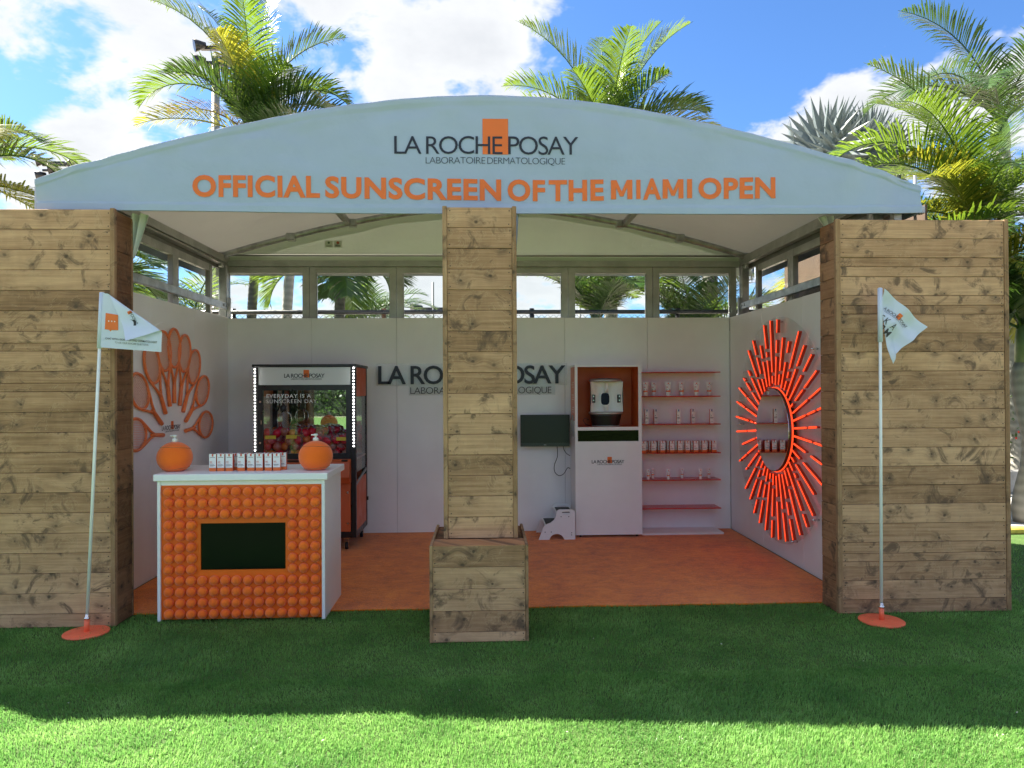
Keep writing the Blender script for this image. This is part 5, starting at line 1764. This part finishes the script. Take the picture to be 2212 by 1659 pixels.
    # silver fan palms
    def fan_palm(label, base, crown, n, seed, r=(.75, 1.0), trunk=.16):
        t = thing('fan_palm', label, 'palm', base, 'silver fan palms')
        rs = random.Random(seed)
        MB().tube([Vector(base).lerp(Vector(crown), i / 6) for i in range(7)], trunk, 12, r2=trunk * .8).build('trunk', BARKD, t)
        for i in range(n):
            az = 2 * math.pi * i / n + rs.uniform(-.2, .2); el = R(rs.uniform(-5, 72))
            d = Vector((math.cos(az) * math.cos(el), math.sin(az) * math.cos(el), math.sin(el)))
            pet = rs.uniform(.7, 1.15)
            c = Vector(crown) + d * pet
            m = MB(); m.tube([crown, tuple(c)], .022, 5, r2=.014)
            a = d.cross(Vector((0, 0, 1)))
            a = a.normalized() if a.length > .05 else Vector((1, 0, 0))
            u = a.cross(d).normalized()
            # leaf blade stands roughly across the petiole, fanned out
            f1 = (d * .55 + u * .83).normalized()
            nb = 30; rad = rs.uniform(*r)
            for k in range(nb):
                th = R(-125 + 250 * k / (nb - 1))
                dr = (f1 * math.cos(th) + a * math.sin(th)).normalized()
                nn = f1.cross(a).normalized()
                q = dr.cross(nn).normalized()
                l = rad * (1 - .18 * abs(th) / R(125)) * rs.uniform(.92, 1.05)
                w = l * .060
                cup = nn * (.08 * l)
                ridge = nn * w * .55 * (1 if k % 2 else -1)
                m.add([c, c + dr * l * .55 + q * w + cup * .4, c + dr * l * .55 - q * w + cup * .4, c + dr * l + cup + Vector((0, 0, -.06 * l)), c + dr * l * .5 + ridge + cup * .4],
                      [(0, 1, 4), (0, 4, 2), (1, 3, 4), (4, 3, 2)])
            m.build('fan_leaf', SILVER, t, False)
    fan_palm('blue-grey fan palm above the sloping end of the tent roof', (7.0, 13.6, 0), (7.0, 13.6, 5.5), 12, 6, (.9, 1.15))
    fan_palm('grey fan palm with thick trunk seen through the last back window', (4.75, 15, 0), (4.75, 15, 4.1), 15, 4, (.75, .95), .2)

    # flowering shrub in a concrete planter at the far right
    t = thing('flower_shrub', 'bushy green shrub dotted with red flowers above the concrete planter', 'shrub', (8.3, 11.4, .35))
    rs = random.Random(5)
    m, fl = MB(), MB()
    for k in range(2600):
        a, b, r_ = rs.uniform(0, 6.28), rs.uniform(-1, 1), rs.random() ** .4
        lump = 1 + .25 * noise.noise((math.cos(a) * 2, math.sin(a) * 2, b * 3))
        c = Vector((8.3 + 1.5 * r_ * math.cos(a) * math.sqrt(1 - b * b) * lump, 11.55 + .6 * r_ * math.sin(a) * math.sqrt(1 - b * b) * lump, 1.15 + .85 * r_ * b * lump))
        d = Vector((rs.uniform(-1, 1), rs.uniform(-1, 1), rs.uniform(-.3, 1))).normalized() * rs.uniform(.05, .10)
        w = d.cross(Vector((rs.uniform(-1, 1), rs.uniform(-1, 1), rs.uniform(-1, 1)))).normalized() * .018
        m.add([c, c + d * .5 + w, c + d, c + d * .5 - w], [(0, 1, 2, 3)])
        if rs.random() < .14 and r_ > .6:
            s = .022
            fl.add([c + Vector(v) * s for v in ((1, 0, 0), (0, 1, 0), (-1, 0, 0), (0, -1, 0), (0, 0, 1), (0, 0, -1))], [(0, 1, 4), (1, 2, 4), (2, 3, 4), (3, 0, 4), (1, 0, 5), (2, 1, 5), (3, 2, 5), (0, 3, 5)])
    tag(m.build('foliage', SHRUB, t, False), kind='stuff')
    tag(fl.build('flowers', mat('red_flower', (.62, .04, .02), .6), t, False), kind='stuff')
    MB().tube([(8.3, 11.55, .33), (8.3, 11.55, 1.2)], .05, 8, r2=.02).build('stem', BARKD, t)
    p = MB().box(6.2, 14, 10.9, 11.05, -.01, .35, bev=.02).box(6.2, 14, 11.06, 12.2, -.01, .28).build('planter', mat('concrete', (.34, .33, .31), .85, var=.2, scale=5), None)
    tag(p, 'low concrete planter wall beyond the pavement', 'planter')
    # white column of a building at the far right
    w = thing('white_column', 'tall white rendered column at the right of the palms', 'column', (10.5, 12.7, 0))
    MB().box(10.08, 10.9, 12.5, 12.9, 0.4, 12.0, bev=.02).build('shaft', mat('white_render', (.46, .48, .52), .7, var=.06, scale=2), w, False)
    MB().box(10.04, 10.94, 12.46, 12.94, 0, .399, bev=.02).build('base', MATS['white_render'], w, False)
    # brown partition seen through the right-hand windows
    b = thing('plywood_partition', 'brown plywood partition standing outside the side windows behind the plank wall', 'partition', (3.62, 7.0, 0))
    for i in range(3):
        MB().box(3.60, 3.62, 5.75 + i * .92, 5.75 + i * .92 + .917, 0, 3.15, bev=.002).build('plywood_sheet', mat('brown_plywood', (.07, .042, .022), .65, var=.2, scale=3), b, False)


vegetation()

# ------------------------------------------------------------------ fence and lights
def chain_fence():
    t = thing('chain_link_fence', 'black chain-link fence with top rail behind the tent windows', 'fence', (0, 10.5, 0))
    y = 10.5
    MB().tube([(-8, y, 2.775), (5.2, y, 2.775)], .032, 10).build('top_rail', BLACK, t)
    for x in np.arange(-7.9, 5.2, 2.15):
        MB().tube([(x, y + .03, 0), (x, y + .03, 2.83)], .035, 10).build('fence_post', mat('fence_post', (.20, .10, .05), .6) if abs(x + 1.45) < .6 else BLACK, t)
    m = MB()
    H, st, r = 2.72, .085, .0028
    for i in range(int(13.2 / st) + 32):
        for s in (-1, 1):
            x = -8 - H + i * st if s > 0 else -8 + i * st
            xa, xb = x, x + s * 1.0
            z0, z1 = 1.8, 2.73
            a = Vector((x, y - .03, z0)); b = Vector((x + s * (z1 - z0), y - .03, z1))
            if max(a.x, b.x) > 5.2 or min(a.x, b.x) < -8: continue
            d = (b - a).normalized(); w = Vector((0, 1, 0)); n = d.cross(w)
            m.add([a + n * r, a - n * r, b - n * r, b + n * r], [(0, 1, 2, 3)])
            m.add([a + w * r, a - w * r, b - w * r, b + w * r], [(0, 1, 2, 3)])
    tag(m.build('wire_mesh', BLACK, t, False), kind='stuff')
    MB().box(-8, 5.2, y - .012, y - .006, 0, 1.78).build('windscreen', mat('windscreen_green', (.03, .06, .04), .8), t, False)


chain_fence()


def flood(label, base, top, heads, s=1.0, pole_r=.12, m=None):
    t = thing('floodlight_mast', label, 'floodlight', base, 'stadium floodlights')
    MB().tube([base, top], pole_r, 10, r2=pole_r * .7).build('mast', m or mat('mast_grey', (.16, .18, .17), .6), t)
    for (dx, dz, sg) in heads:
        c = Vector(top) + Vector((dx * s, -.1, dz * s))
        MB().tube([c + Vector((-sg * .5 * s, -.2 * s, -.02 * s)), c + Vector((-sg * .1 * s, 0, .08 * s)), c + Vector((sg * .15 * s, .1 * s, .12 * s))], [.42 * s, .26 * s, .18 * s], 14).build('lamp_head', BLACK, t)
    xs = [h[0] * s for h in heads]
    for dz in sorted({h[1] for h in heads}):
        MB().box(top[0] + min(xs) - .1, top[0] + max(xs) + .1, top[1] - .05, top[1] + .05, top[2] + dz * s - .05, top[2] + dz * s + .05).build('crossarm', BLACK, t, False)


flood('cluster of black floodlights on a far mast left of the tent', (-20.4, 35, 0), (-20.2, 35, 11.6), [(-.9, 1.4, 1), (.9, 1.2, -1), (-.9, .3, 1), (.95, .2, -1), (-.5, -.9, 1), (.8, -.8, -1), (0, .8, 1), (.1, -.2, -1)], .62)
flood('black floodlights on a grey mast behind the yellowing palm', (-7.30, 20, 0), (-7.30, 20, 10.75), [(-.7, .6, 1), (.4, .6, -1), (-.7, -.4, 1), (.4, -.4, -1)], .42, .14)
flood('distant floodlight mast seen through the back window left of the pillar', (-3.5, 50, 0), (-3.5, 50, 9.0), [(-.9, -1.9, 1), (1.0, -1.8, -1)], 1.0, .1)
flood('thin distant mast seen through the back window right of the pillar', (8.0, 60, 0), (8.0, 60, 8.9), [(0, -.3, 1)], .5, .12)

# ------------------------------------------------------------------ hedge across the lawn (seen in the claw machine's mirror)
def far_hedge():
    t = thing('hedge', 'clipped dark green hedge across the lawn, reflected in the claw machine', 'hedge', (-2, -28, 0))
    m = MB()
    rs = random.Random(8)
    for k in range(9000):
        c = Vector((rs.uniform(-16, 12), -28 + rs.uniform(-.5, .5), rs.uniform(.05, 1.9) + .15 * rs.random()))
        d = Vector((rs.uniform(-1, 1), rs.uniform(-1, 1), rs.uniform(-.5, 1))).normalized() * rs.uniform(.15, .3)
        w = d.cross(Vector((rs.uniform(-1, 1), rs.uniform(-1, 1), rs.uniform(-1, 1)))).normalized() * .07
        m.add([c, c + d * .5 + w, c + d, c + d * .5 - w], [(0, 1, 2, 3)])
    tag(m.build('foliage', SHRUB, t, False), kind='stuff')
    MB().box(-16, 12, -28.3, -27.7, 0, 1.6).build('core', mat('hedge_core', (.012, .02, .008), .9), t, False)


far_hedge()


def petals():
    rs = random.Random(21)
    m = MB()
    for k in range(20):
        x, y = rs.uniform(-2.6, 3.4), rs.uniform(3.2, 5.2)
        if -.45 < x < .37 and y > 4.65: continue
        a, r_ = rs.uniform(0, 6.28), rs.uniform(.004, .008)
        u = Vector((math.cos(a), math.sin(a), rs.uniform(-.3, .3))) * r_; v = Vector((-math.sin(a), math.cos(a), rs.uniform(-.3, .3))) * r_ * .5
        c = Vector((x, y, .034))
        m.add([c - u, c + v, c + u, c - v], [(0, 1, 2, 3)])
    o = m.build('petals', mat('dry_petal', (.72, .70, .56), .8), None, False)
    tag(o, 'tiny pale petals and scraps scattered over the turf', 'petals', kind='stuff')


petals()
